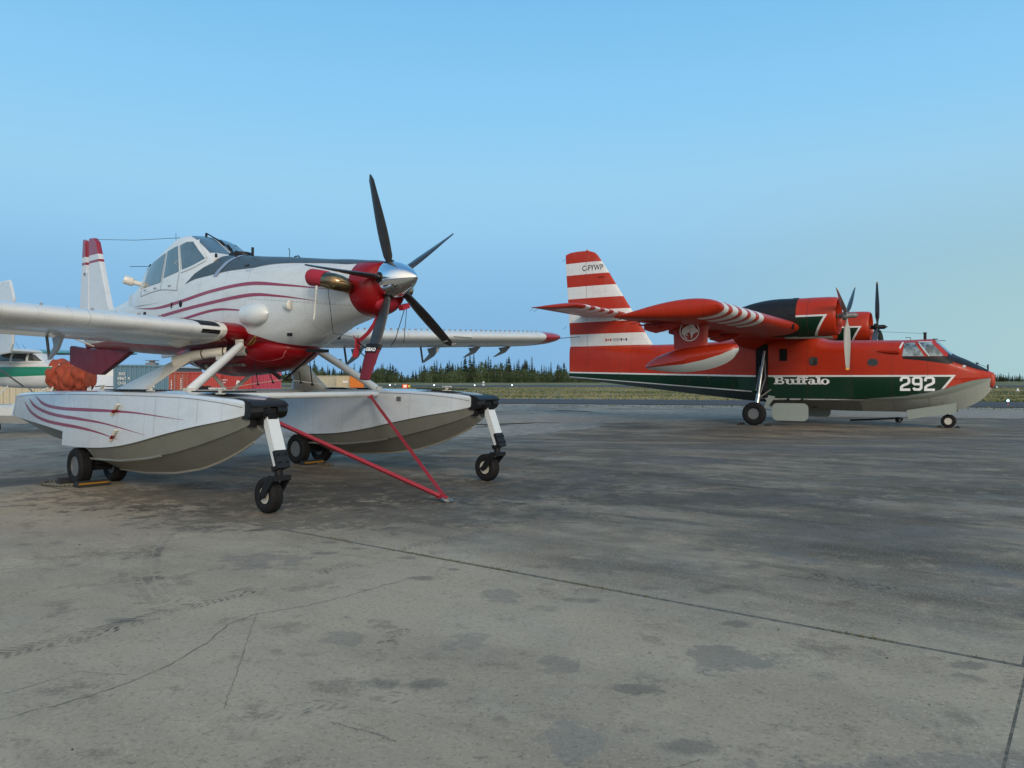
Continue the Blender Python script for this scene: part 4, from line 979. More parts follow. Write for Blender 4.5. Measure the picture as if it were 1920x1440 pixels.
m = MB(); m.tube([(-.72, -.05, 2.18), (-.45, -.12, 2.08), (-.2, -.28, 2.03), (0, -.36, 2.0)], .010, 6); m.tube([(-.74, -.05, 2.15), (-.55, -.1, 2.0), (-.42, -.12, 1.93)], .008, 6); m.build('strap_cord', matblack, rb)
m = MB(); m.box((.03, .20, 2.66), (.10, .13, .07), Matrix.Rotation(R(20), 3, 'X')); ip = own(m.build('inlet_plug', redc, None, 30)); tag(ip, 'small red plug wedged under the polished spinner, hanging thin cords', 'inlet plug')
m = MB(); m.tube([(.04, .2, 2.63), (-.1, .15, 2.2), (-.14, .1, 2.1)], .006, 5); m.tube([(.05, .23, 2.63), (.0, .22, 2.15)], .005, 5); m.build('plug_cord', matblack, ip)

tb = empty('tow_bar', ATM @ V(1.08, .0, 0)); tag(tb, 'red V-shaped tow bar reaching from between the floats down to the concrete', 'tow bar')
RB = MAT('worn_red_paint', (.30, .018, .028), .42); RB.layer(RB.noise(30, 5).ramp(.62, .72)*.6, (.25, .2, .18))
inv = tb.matrix_basis.inverted() if False else Matrix.Translation(-(ATM @ V(1.08, 0, 0)))
def tbp(*p): return inv @ ATM @ V(*p)
for s in (-1, 1):
    m = MB(); m.tube([tbp(-2.08, s*1.33, 1.33), tbp(1.0, s*.035, .075)], .032, 4); m.build('bar_arm', RB, tb, 20)
    m = MB(); m.box(tbp(-2.09, s*1.33, 1.335), (.09, .09, .06)); m.build('bar_clamp', RB, tb, 0)
m = MB(); m.lathe([(-.012, .05), (-.012, .085), (.012, .085), (.012, .05), (-.012, .05)], tbp(1.10, .0, .035), (0.25, 0, 1), 24, cap=False); m.build('tow_ring', steel, tb, 40)
m = MB(); m.box(tbp(1.0, 0, .06), (.13, .10, .03), Matrix.Rotation(-R(40.27), 3, 'Z')); m.build('gusset', RB, tb, 0)

chk = MAT('chock_black', (.02, .02, .02), .6); chy = MAT('chock_yellow', (.36, .17, .012), .65); chy.layer(chy.noise(30, 4).ramp(.55, .7)*.6, (.12, .09, .05))
ropem = MAT('rope_yellow_black', (.16, .13, .05), .85); rx_, ry_, rz_ = ropem.xyz(); ropem.layer((rx_*14).frac().gt(.5), (.03, .03, .03))
def chock(name, loc, rz, w, label, cat='wheel chock', yellow=True, sc=1.0, group=None):
    o = empty(name, loc, rz)
    m = MB(); pr = [(-.10*sc, 0), (.10*sc, 0), (.035*sc, .085*sc), (-.035*sc, .085*sc)]
    m.prism(pr, lambda p: V(p[0], -w/2, p[1]), lambda p: V(p[0], w/2, p[1])); m.build('wedge', chk, o, 0)
    if yellow:
        m = MB(); m.box((.072*sc, 0, .047*sc), (.014, w*.94, .022), Matrix.Rotation(R(-52), 3, 'Y')); m.build('reflective_strip', chy, o, 0)
    return tag(o, label, cat, group)
c0 = ATM @ V(-4.17, -2.37, 0); chock('wheel_chock', c0, -R(40.27), .46, 'black chock with a yellow strip in front of the near float main wheel')
c1 = ATM @ V(-4.86, -2.40, 0); chock('wheel_chock', c1, math.pi-R(40.27), .40, 'black chock behind the near float main wheel')
c2 = ATM @ V(-4.17, 1.62, 0); chock('wheel_chock', c2, -R(40.27), .46, 'black chock with a yellow strip in front of the far float main wheel')
m = MB(); m.tube([ATM @ V(*p) for p in ((-4.2, -2.62, .03), (-4.4, -2.75, .014), (-4.75, -2.85, .014), (-5.05, -2.8, .014), (-5.1, -2.65, .014), (-4.9, -2.58, .03))], .011, 6)
tag(m.build('chock_rope', ropem, None), 'yellow and black rope looped round the near float main wheel chocks', 'rope')
m = MB(); m.tube([ATM @ V(*p) for p in ((-4.12, 1.62, .04), (-3.95, 1.7, .014), (-3.8, 1.62, .014), (-3.65, 1.72, .014))], .011, 6)
tag(m.build('chock_rope', ropem, None), 'short striped rope on the ground at the far float wheel chock', 'rope')
# ================================================================ red, green and white twin-engine flying boat
CLM = Matrix.Translation((19.484, 31.629, LOW)) @ Matrix.Rotation(-R(33.145), 4, 'Z')
CL = tag(empty('flying_boat', (19.484, 31.629, LOW), -R(33.145)), 'red, white and green twin-propeller flying boat with high wing and striped fin', 'airplane')
RED = (.40, .024, .005); WHT = (.66, .67, .66); GRN = (.0015, .026, .012); LGR = (.28, .325, .295)
clred = paint('flying_boat_red', RED, .42, .08, .25, (.14, .012, .006)); clred.b.inputs['Specular IOR Level'].default_value = .3
clgrey = paint('flying_boat_grey', LGR, .4, .2, .3, (.2, .21, .19))
clblack = paint('flying_boat_black', (.011, .012, .014), .45, .0, .4, (.05, .047, .044), 3); clblack.b.inputs['Specular IOR Level'].default_value = .25
clwhite = paint('flying_boat_white', WHT, .38, .2, .2)
def clmat(name):
    m = MAT(name, RED, .42, coat=.06, spec=.28); return m
# ---- hull
hull_m = clmat('hull_livery'); hull_m.bump(hull_m.noise(.9, 3, .5), .10, .08); hx, hy, hz = hull_m.xyz()
hull_m.layer(hull_m.noise(1.1, 5, .7, (.5, 1, 1.6)).ramp(.45, .8)*.35, (.19, .010, .005))
zU = hx.curve([(-19.6, 2.44), (-9.2, 2.20), (-1, 2.19), (0, 2.19)])
slant = (hx-(-1.80)) - (hz-1.5)*.72        # <0 behind the slanted front end of the green band
behind = slant.lt(0)
zL = hx.curve([(-19.6, 2.16), (-9.35, 1.46), (-9.3, 1.13), (0, 1.13)])
hull_m.layer(hz.lt(zU)*slant.lt(.10), WHT)
hull_m.layer(hz.lt(zU-.075)*behind, GRN)
hull_m.layer(hz.lt(zL+.03), WHT); 
hull_m.layer(hz.lt(zL-.03), (.03, .05, .045))
hull_m.layer(hz.lt(zL-.03)*hx.gt(-9), (.20, .215, .20))
zC = hx.curve([(-4.8, 1.05), (-4.0, 1.16), (-2.99, 1.25), (-2.2, 1.38), (-1.44, 1.60), (-.69, 1.86), (0, 2.02), (.2, 2.05)])
hull_m.layer(hz.lt(zC)*hx.gt(-4.8), (.36, .39, .36))
hull_m.layer(((hx*1.6).frac()-.5).abs().lt(.006)*.35+((hz*2.1).frac()-.5).abs().lt(.008)*.25, (.05, .02, .015))
hull_m.layer(hull_m.noise(.55, 6, .65, (.6, 1, 1), seed=3).ramp(.46, .64)*hz.gt(zU)*.35, (.52, .065, .022))
hull_m.layer(hull_m.noise(3.2, 8, .78, (1, 1, .14), seed=5).ramp(.56, .72)*.42, (.10, .028, .02))
for at in (-2.2, -3.55, -5.1, -6.9, -10.2, -11.4, -12.8, -14.1, -15.6, -17.0, -18.3): hull_m.layer((hx-at).abs().lt(.010)*.5+(hx-at-.06).abs().lt(.012)*(hz*14).frac().lt(.35)*.4, (.06, .02, .015))
hull_m.layer(hull_m.noise(5, 6, .7).ramp(.62, .75)*.3, (.18, .09, .06))
hull_m.layer(hull_m.voro(3.2).lt(.045)*hull_m.noise(1.3, 3).gt(.56), (.6, .55, .5))
hull_m.rough(hull_m.noise(2.3, 4).ramp(.2, .8)*.2+.28)
def hring(x, zk, hc, zc, hs, zsh, zt, et=2.6, n=14):
    half = [(0, zk), (hc*.5, zk+(zc-zk)*.55), (hc, zc), (hs, zc+.06), (hs, zc+(zsh-zc)*.5), (hs, zsh)]
    for k in range(1, n+1):
        t = math.pi/2*k/n; half.append((hs*math.cos(t)**(2/et), zsh+(zt-zsh)*math.sin(t)**(2/et)))
    return [(x, -y, z) for y, z in half] + [(x, y, z) for y, z in half[1:-1][::-1]]
HS = [(0.0, 1.62, .16, 1.98, .20, 2.08, 2.30, 2.2), (-.15, 1.40, .36, 1.97, .40, 2.12, 2.40, 2.2), (-.45, 1.10, .60, 1.93, .64, 2.2, 2.58, 2.3), (-.9, .85, .82, 1.80, .86, 2.33, 2.83, 2.3), (-1.3, .74, .95, 1.67, 1.0, 2.45, 3.03, 2.3),
      (-1.55, .70, 1.02, 1.58, 1.07, 2.52, 3.24, 2.4), (-2.0, .66, 1.11, 1.45, 1.15, 2.6, 3.665, 2.6), (-2.4, .64, 1.15, 1.36, 1.19, 2.7, 3.70, 2.8), (-3.3, .62, 1.19, 1.25, 1.22, 2.85, 3.69, 3), (-5.2, .62, 1.2, 1.15, 1.24, 3.0, 3.73, 3.2),
      (-6.1, .63, 1.2, 1.12, 1.24, 3.05, 3.76, 3.2), (-6.6, .63, 1.2, 1.11, 1.24, 3.1, 3.93, 3.4), (-7.2, .64, 1.2, 1.10, 1.24, 3.15, 4.02, 3.6), (-8.72, .66, 1.2, 1.09, 1.24, 3.15, 4.05, 3.6)]
HA = [(-8.75, .95, 1.19, 1.40, 1.24, 3.15, 4.05, 3.6), (-9.8, 1.02, 1.17, 1.47, 1.21, 3.15, 4.02, 3.4), (-10.8, 1.12, 1.10, 1.54, 1.13, 3.05, 3.88, 3), (-12.3, 1.28, .97, 1.65, 1.0, 2.95, 3.80, 2.8), (-15, 1.58, .68, 1.84, .70, 2.9, 3.77, 2.8), (-17.5, 1.87, .40, 2.02, .42, 2.9, 3.79, 2.8), (-19.45, 2.09, .16, 2.16, .17, 3.0, 3.80, 2.8)]
m = MB(); m.loft([hring(*q) for q in cr_interp(HS, 56)]); m.loft([hring(*q) for q in cr_interp(HA, 30)]); hbv = m.bvh()
hull = m.build('hull', hull_m, CL, 32)
# bow cap, black anti-glare nose, spray rails
m = MB(); m.loft([sring(x, w, 2.05+h, 2.02, 2.02-b, 2, 2, 20) for x, w, h, b in ((-.03, .20, .26, .36), (.03, .21, .25, .36), (.09, .16, .2, .30), (.13, .08, .1, .16))]); m.build('bow_fender', paint('fender_red', (.42, .05, .025), .5, 0, .3), CL, 50)
m = MB()
for s in (-1, 1): patch(m, hbv, [(-.12, 0), (-1.5, 0)], [(-.12, s*.27), (-.45, s*.58), (-.9, s*.80), (-1.5, s*.99)], 20, 16, 'xy', 1, .008)
for s in (-1, 1): patch(m, hbv, [(-1.45, 2.95), (-2.2, 2.95), (-3.12, 2.965)], [(-1.30, 2.66), (-1.44, 2.63), (-2.21, 2.76), (-3.12, 2.87)], 24, 5, 'xz', s, .006)
m.build('antiglare_nose', clblack, CL, 60)
for s in (-1, 1):
    m = MB(); tp = [(-.05, 2.07), (-.69, 1.95), (-1.44, 1.70), (-2.2, 1.47), (-2.99, 1.33), (-4.0, 1.235), (-4.6, 1.17)]; bt = [(-.05, 2.0), (-.69, 1.70), (-1.44, 1.43), (-2.2, 1.25), (-2.99, 1.16), (-4.0, 1.14), (-4.6, 1.13)]
    patch(m, hbv, tp, bt, 40, 4, 'xz', s, .012); m.build('spray_rail', clwhite if 0 else clgrey, CL, 60)
    m = MB(); P0 = []
    for p in smooth_line(tp, 30):
        h = cast(hbv, (p[0], p[1]-.005), 'xz', s, .015)
        if h: P0.append(h)
    m.tube(P0, .012, 5); m.build('rail_lip', rimg, CL)
    m = MB(); P0 = [cast(hbv, (x, 2.1-.02*i), 'xz', s, .01) for i, x in enumerate((-.12, -.5, -.9, -1.25))]
    m.tube([p for p in P0 if p], .022, 6); m.build('bow_strake', clred, CL)
# painted lines and lettering on the side
wl = MAT('lettering_white', (.78, .79, .78), .5); wl.layer(wl.noise(12, 4).ramp(.6, .75)*.3, (.3, .33, .32))
def side(p, off=.008): return cast(hbv, (p[0], p[1]), 'xz', -1, off)
m = MB()
SER = {}
H_ = .335; zb0 = 1.795
def slab_text(mb):
    """bold slab-serif word built from stems, bowls and serifs"""
    fn = lambda p: side((-8.28+(p[0]+8.28)*1.105, p[1]))
    def bar(x0, x1, z0, z1):
        n = 2; ids = [mb.add([fn((x, z0)), fn((x, z1))]) for x in (x0, (x0+x1)/2, x1)]
        for i, j in zip(ids, ids[1:]): mb.face((i, j, j+1, i+1))
    def bowl(cx, cz, rx, rz, t, a0, a1, n=14):
        ids = []
        for k in range(n+1):
            a = R(a0+(a1-a0)*k/n); c, s = math.cos(a), math.sin(a)
            tt = t*(.55+.45*abs(c)); ids.append(mb.add([fn((cx+rx*c, cz+rz*s)), fn((cx+(rx-tt)*c, cz+(rz-tt*.62)*s))]))
        for i, j in zip(ids, ids[1:]): mb.face((i, j, j+1, i+1))
    X = -8.28; h = H_; xh = .24; b = zb0; st = .118; sf = .055; sh = .055
    def stem(x, z0, z1, l0=1, r0=1, l1=1, r1=0):
        bar(x, x+st, z0, z1)
        if l0 or r0: bar(x-sf*l0, x+st+sf*r0, z0, z0+sh)
        if l1 or r1: bar(x-sf*l1, x+st+sf*r1, z1-sh, z1)
    # B
    stem(X, b, b+h, 1, 0, 1, 0); bar(X+st, X+.22, b+h-.055, b+h); bar(X+st, X+.24, b, b+.055); bar(X+st, X+.22, b+h*.5-.022, b+h*.5+.028)
    bowl(X+.2, b+h*.75, .12, h*.25, .085, -90, 90); bowl(X+.22, b+h*.26, .14, h*.26, .09, -90, 90)
    # u
    x = X+.425; bar(x, x+st, b+.08, b+xh); bar(x-sf, x+st, b+xh-sh, b+xh); bowl(x+.155, b+.085, .155, .09, .085, 180, 330, 10)
    x2 = x+.21; stem(x2, b, b+xh, 0, 1, 1, 0)
    # f f
    for xf in (x2+.22, x2+.42):
        stem(xf, b, b+h*.82, 1, 1, 0, 0); bar(xf-.06, xf+st+.09, b+xh-sh, b+xh); bowl(xf+.125, b+h*.80, .125, h*.21, .085, 180, 20, 10)
    # a
    xa = x2+.66; bar(xa+.13, xa+.13+st, b+.03, b+xh*.72); bowl(xa+.115, b+xh*.7, .12, xh*.32, .08, 165, 0, 12); bowl(xa+.10, b+.075, .115, .08, .08, 60, 300, 12); bar(xa+.12, xa+.3, b, b+sh)
    # l
    xl = xa+.33; stem(xl, b, b+h, 1, 1, 1, 0)
    # o
    bowl(xl+.30, b+xh*.5, .165, xh*.53, .10, 0, 360, 26)
slab_text(m)
word = m.build('word_lettering', wl, CL, 0)
m = MB()
dg = {'2': [[(0, .70), (0, .86), (.12, 1), (.5, 1), (.62, .87), (.62, .60), (.5, .49), (.14, .34), (.02, .22), (.02, .02)], [(-.095, .0), (.72, .0)]],
      '9': [[(.02, .16), (.12, .02), (.5, .02), (.62, .15), (.62, .87), (.5, 1), (.12, 1), (0, .87), (0, .58), (.12, .46), (.56, .46)]]}
for k, ch in enumerate('292'):
    x0 = -3.17+k*.445; sx, sz = .47, .50
    strokes(m, [smooth and [(p[0]*sx, p[1]*sz) for p in pl] for smooth in (1,) for pl in dg[ch]], .10, lambda p: side((x0+p[0], 1.585+p[1])))
m.build('number_lettering', wl, CL, 0)
m = MB()   # small print on the lower white line
for x in (-7.9, -7.0, -6.0): m.box(side((x, 1.13), .004), (.35, .006, .016))
m.build('small_print', MAT('print_grey', (.2, .22, .22), .6), CL, 0)
# windows
wdark = MAT('cabin_window', (.03, .035, .035), .1, coat=.5); wdark.layer(wdark.noise(5, 3).ramp(.45, .7)*.5, (.12, .13, .12))
def rrect(cx, cz, w, h, r, n=6):
    P = []
    for sx, sz, a0 in ((1, 1, 0), (-1, 1, 90), (-1, -1, 180), (1, -1, 270)):
        for k in range(n+1):
            a = R(a0+90*k/n); P.append((cx+sx*(w/2-r)+r*math.cos(a), cz+sz*(h/2-r)+r*math.sin(a)))
    return P
def flatpoly(mb, poly, off=.01, s=-1):
    ids = [mb.add([cast(hbv, p, 'xz', s, off)]) for p in poly]; mb.face(ids)
for s in (-1, 1):
    for cx, cz, w, h, r in ((-6.64, 2.81, .34, .34, .10), (-4.25, 2.73, .38, .28, .12)):
        m = MB(); flatpoly(m, rrect(cx, cz, w+.06, h+.06, r+.03), .006, s); wf = m.build('window_frame', MAT('window_rim', (.20, .03, .02), .5), CL, 0)
        m = MB(); flatpoly(m, rrect(cx, cz, w, h, r), .012, s); m.build('pane', wdark, wf, 0)
m = MB(); flatpoly(m, [(-8.1, 3.385), (-7.76, 3.385), (-7.76, 2.84), (-8.1, 2.84)], .008); wf = m.build('open_hatch_patch', MAT('hatch_shade', (.004, .004, .004), .9), CL, 0)  # flat near-black sheet, the shade inside the hatch put into its colour
m = MB(); a, b = side((-8.11, 2.84), .012), side((-8.11, 3.39), .012); m.tube([a, b], .015, 5); m.build('hatch_edge', clred, wf)
# cockpit glazing: panes with painted pillars between them
cg = MAT('flight_deck_glass', (.20, .27, .30), .05, coat=.7, spec=.6); cg.layer(cg.noise(3.5, 3, .5).ramp(.42, .6)*.85, (.035, .05, .055)); cg.layer(cg.noise(2.1, 2, .5, seed=3).ramp(.55, .62)*.7, (.30, .42, .47))
for s in (-1, 1):
    for nm, tp, bt in (('side_window', [(-3.06, 3.53), (-2.70, 3.535)], [(-3.13, 2.975), (-2.32, 2.965)]), ('side_window', [(-2.60, 3.535), (-2.10, 3.53)], [(-2.20, 2.965), (-1.62, 2.96)])):
        m = MB(); patch(m, hbv, tp, bt, 8, 8, 'xz', s, .012); pn = m.build(nm, cg, CL, 60)
    m = MB(); patch(m, hbv, [(-1.94, s*.06), (-1.94, s*.62)], [(-1.36, s*.06), (-1.40, s*.70)], 8, 8, 'xy', 1, .012); m.build('windscreen', cg, CL, 60)
m = MB()
m2 = MB(); stripe(m2, hbv, [(-2.58, 3.55), (-2.08, 3.545)], .03, 8, None, off=.02); stripe(m2, hbv, [(-2.54, 3.5), (-2.14, 2.96)], .03, 10, None, off=.02); stripe(m2, hbv, [(-3.13, 3.55), (-3.27, 3.2)], .07, 8, None, off=.02); m2.build('window_sealant', clwhite, CL, 0)
m = MB(); m.tube([(-2.4, 0, 3.68), (-2.4, 0, 3.99)], .06, 10); m.lathe([(0, .075), (.03, .075)], (-2.4, 0, 3.97), (0, 0, 1), 12); m.build('mast', clblack, CL, 40)
m = MB(); m.tube([(-2.4, 0, 3.95), (-4.0, 0, 4.08), (-14.9, 0, 4.45)], .006, 4); m.build('wire_aerial', clblack, CL)
m = MB(); m.tube([(-2.95, 0, 3.68), (-2.95, 0, 3.80), (-3.15, 0, 3.80)], .014, 6); m.tube([(-1.9, -.5, 3.62), (-1.6, -.5, 3.6)], .012, 5); m.box((-2.0, -.3, 3.69), (.2, .05, .04)); m.build('roof_probe', clblack, CL)
m = MB(); m.tube([(-.13, 0, 2.38), (-.13, 0, 2.62)], .03, 8); m.tube([(-.5, 0, 2.62), (-.55, 0, 2.70), (-.45, .0, 2.66)], .03, 6); m.tube([(-.5, 0, 2.66), (-.14, 0, 2.5)], .008, 5); m.build('bow_post', clblack, CL)
m = MB(); h = cast(hbv, (-.93, 2.53), 'xz', -1, .01); m.lathe([(0, .07), (.02, .06), (.025, .001)], h, (.2, -.8, .5), 12); m.build('nose_lamp', rimw, CL, 40)
m = MB(); h = side((-3.35, 3.18)); m.loft([[(x, h.y-.02-w*max(0, math.cos(t)), 3.2+math.sin(t)*hh) for t in [2*math.pi*k/10 for k in range(10)]] for x, w, hh in ((-4.1, .01, .03), (-3.7, .10, .12), (-3.25, .12, .15), (-3.18, .02, .05))]); m.build('side_scoop', clred, CL, 50)

# ---- wing
wm = clmat('wing_livery'); qx, qy, qz = wm.xyz(); ya = qy.abs()
band = ((ya-9.7)*1.03).frac().lt(.58)*ya.gt(9.7)*ya.lt(14.0)*qx.gt(-7.35)
wm.layer(band, WHT); wm.layer(wm.noise(1.4, 5, .7, (3, .6, 1)).ramp(.5, .8)*.4, (.13, .008, .004))
wm.layer(((qx*2.2).frac()-.5).abs().lt(.012)*.5, (.08, .02, .015))
XL, CH, ZL = -6.48, 3.54, 4.06
def cz_(y): return ZL+.006*abs(y)
for s in (-1, 1):
    m = MB(); rings = []
    for y, k in ((0, 1), (4, 1), (8, 1), (11, 1), (13.7, 1), (13.95, .98), (14.12, .9), (14.23, .74), (14.29, .5), (14.31, .2)):
        rings.append([(XL-.06*(1-k)*2-c*math.cos(R(3))*(1-.04*(1-k)), s*y, cz_(y)-c*math.sin(R(3))+.09+(t-.09)*k+.02) for c, t in airfoil(CH, .185, 18, .025)])
    m.loft(rings); w_ = m.build('wing', wm, CL, 45); 
    for y in (6.0, 8.2, 10.4, 12.6):
        m = MB(); x0 = XL-2.3; z0 = cz_(y)-.30
        m.prism([(x0+.5, z0+.05), (x0+.1, z0-.16), (x0-.5, z0-.28), (x0-.9, z0-.16), (x0-.9, z0+.05)], lambda p: V(p[0], s*y-.05, p[1]), lambda p: V(p[0], s*y+.05, p[1])); m.build('flap_hinge_arm', clred, w_, 20)
    m = MB(); m.box((XL-2.9, s*8.8, cz_(8.8)-.33), (.7, 8.4, .05), Matrix.Rotation(R(8), 3, 'Y')); m.build('flap', clred, w_, 20)
    m = MB(); y = 5.6; m.lathe([(0, .13), (.02, .14), (.03, .1), (-.05, .09)], (XL+.02, s*y, cz_(y)-.02), (1, -s*.2, -.15), 16); m.build('landing_lamp', black, w_, 40)
    m = MB()
    for y in (13.9, 13.2, 12.4): m.tube([(XL-CH+.1, s*y, cz_(y)-.18), (XL-CH-.25, s*y, cz_(y)-.22)], .010, 4)
    m.build('static_wick', clblack, w_)
    # wing-to-hull bracing fairing
    m = MB(); m.prism([(-8.0, 3.95), (-10.0, 3.9), (-9.9, 3.55), (-9.2, 3.35), (-8.6, 3.7)], lambda p: V(p[0], s*1.3, p[1]), lambda p: V(p[0]+.1, s*2.6, p[1]*.3+3.95*.7)); m.build('wing_brace_fairing', clred, w_, 30)
    # tip float on its pylon
    yf = s*11.5; fl = empty('wing_float', (0, 0, 0)); fl.parent = CL
    pm = paint('pylon_red%d' % s, RED, .36, .12, .15, (.15, .03, .02))
    m = MB(); rings = []
    for z, x0, x1 in ((3.05, -7.88, -9.06), (3.6, -7.85, -9.08), (4.2, -7.78, -9.13)):
        rings.append([(x0-c*(x0-x1), yf+t*(x0-x1), z) for c, t in airfoil(1, .10, 8, 0)])
    m.loft(rings); m.build('pylon', pm, fl, 40)
    TF = [(-6.82, .03, 3.08, 3.0, 2.95), (-6.88, .14, 3.16, 2.98, 2.86), (-7.05, .24, 3.19, 2.93, 2.66), (-7.4, .32, 3.19, 2.86, 2.47), (-7.9, .37, 3.16, 2.76, 2.33), (-8.5, .38, 3.10, 2.66, 2.26), (-9.0, .37, 3.02, 2.58, 2.25), (-9.5, .32, 2.86, 2.50, 2.29), (-9.9, .22, 2.66, 2.45, 2.34), (-10.09, .08, 2.5, 2.43, 2.39)]
    def tring(x, w, zt, zc, zk, n=10): 
        up_ = [(w*math.cos(math.pi*k/n), zc+(zt-zc)*math.sin(math.pi*k/n)**.85) for k in range(n+1)]
        return [(x, yf+y, z) for y, z in up_]+[(x, yf-w*.55, zk+(zc-zk)*.35), (x, yf, zk), (x, yf+w*.55, zk+(zc-zk)*.35)]
    fm = paint('tip_float_livery%d' % s, RED, .34, .15, .15, (.15, .03, .02)); ux, uy, uz = fm.xyz()
    fm.layer(uz.lt(ux.curve([(-10.2, 2.38), (-9.6, 2.44), (-8.6, 2.52), (-7.9, 2.66), (-7.3, 2.84), (-6.8, 3.06)])), (.46, .50, .49))
    m = MB(); m.loft([tring(*q) for q in cr_interp(TF, 30)]); m.build('float_body', fm, fl, 40)
    # round emblem: a ring with a charging bison
    m = MB(); P = [(-8.48+.335*math.cos(2*math.pi*k/40), 3.66+.335*math.sin(2*math.pi*k/40)) for k in range(41)]
    yo = yf-.078 if s < 0 else yf+.078
    em = lambda p: V(p[0]*s*-1 if 0 else p[0], yo, p[1])
    strokes(m, [P], .035, em)
    bis = [(-.27, .06), (-.22, .14), (-.12, .19), (-.03, .22), (0, .245), (.1, .25), (.17, .235), (.2, .18), (.22, .12), (.3, .07), (.3, .01), (.27, -.02), (.2, -.02), (.2, -.06), (.16, -.05), (.13, -.08), (.1, -.18), (.07, -.22), (.05, -.19), (.06, -.14), (.03, -.08), (.02, -.01), (-.07, -.03), (-.11, -.07), (-.03, -.12), (-.05, -.145), (-.15, -.09), (-.17, -.13), (-.07, -.22), (-.09, -.25), (-.2, -.15), (-.22, -.07), (-.26, -.1), (-.28, -.02)]
    ids = [m.add([em((-8.48+x, 3.62+z))]) for x, z in bis]; m.face(ids)
    m.build('round_emblem', wl, fl, 0)
    m = MB(); strokes(m, [[(-8.49, 3.84), (-8.45, 3.76), (-8.46, 3.70), (-8.43, 3.62)]], .014, lambda p: V(p[0], yo+s*.004, p[1])); m.build('emblem_line', redp, fl, 0)

# ---- nacelles, radial engines, propellers
cm = clmat('cowling_livery'); nx, ny, nz = cm.xyz(); cm.layer(cm.noise(3, 5).ramp(.5, .8)*.3, (.22, .05, .03))
side_m = (nz-4.57).lt(0)
sl1 = (nx+5.40)-(nz-4.54)*.60
cm.layer((nz.lt(4.575))*(sl1+.0).lt(.0)*nz.gt(3.6), WHT); cm.layer(nz.lt(4.505)*(sl1+.10).lt(0)*nz.gt(3.6), GRN)
cm.layer(cm.noise(4, 8, .75, (.2, 1, 1)).ramp(.55, .7)*.5, (.11, .03, .02)); cm.layer(((nx+6.15).abs()).lt(.012)*.7, (.08, .02, .02))
blade_b = MAT('propeller_back_dark', (.05, .055, .06), .4, .3)
blade_g = MAT('propeller_grey', (.42, .43, .42), .38, .4); 
bgx, bgy, bgz = blade_g.xyz()
tipy = MAT('tip_yellow', (.70, .36, .02), .5)
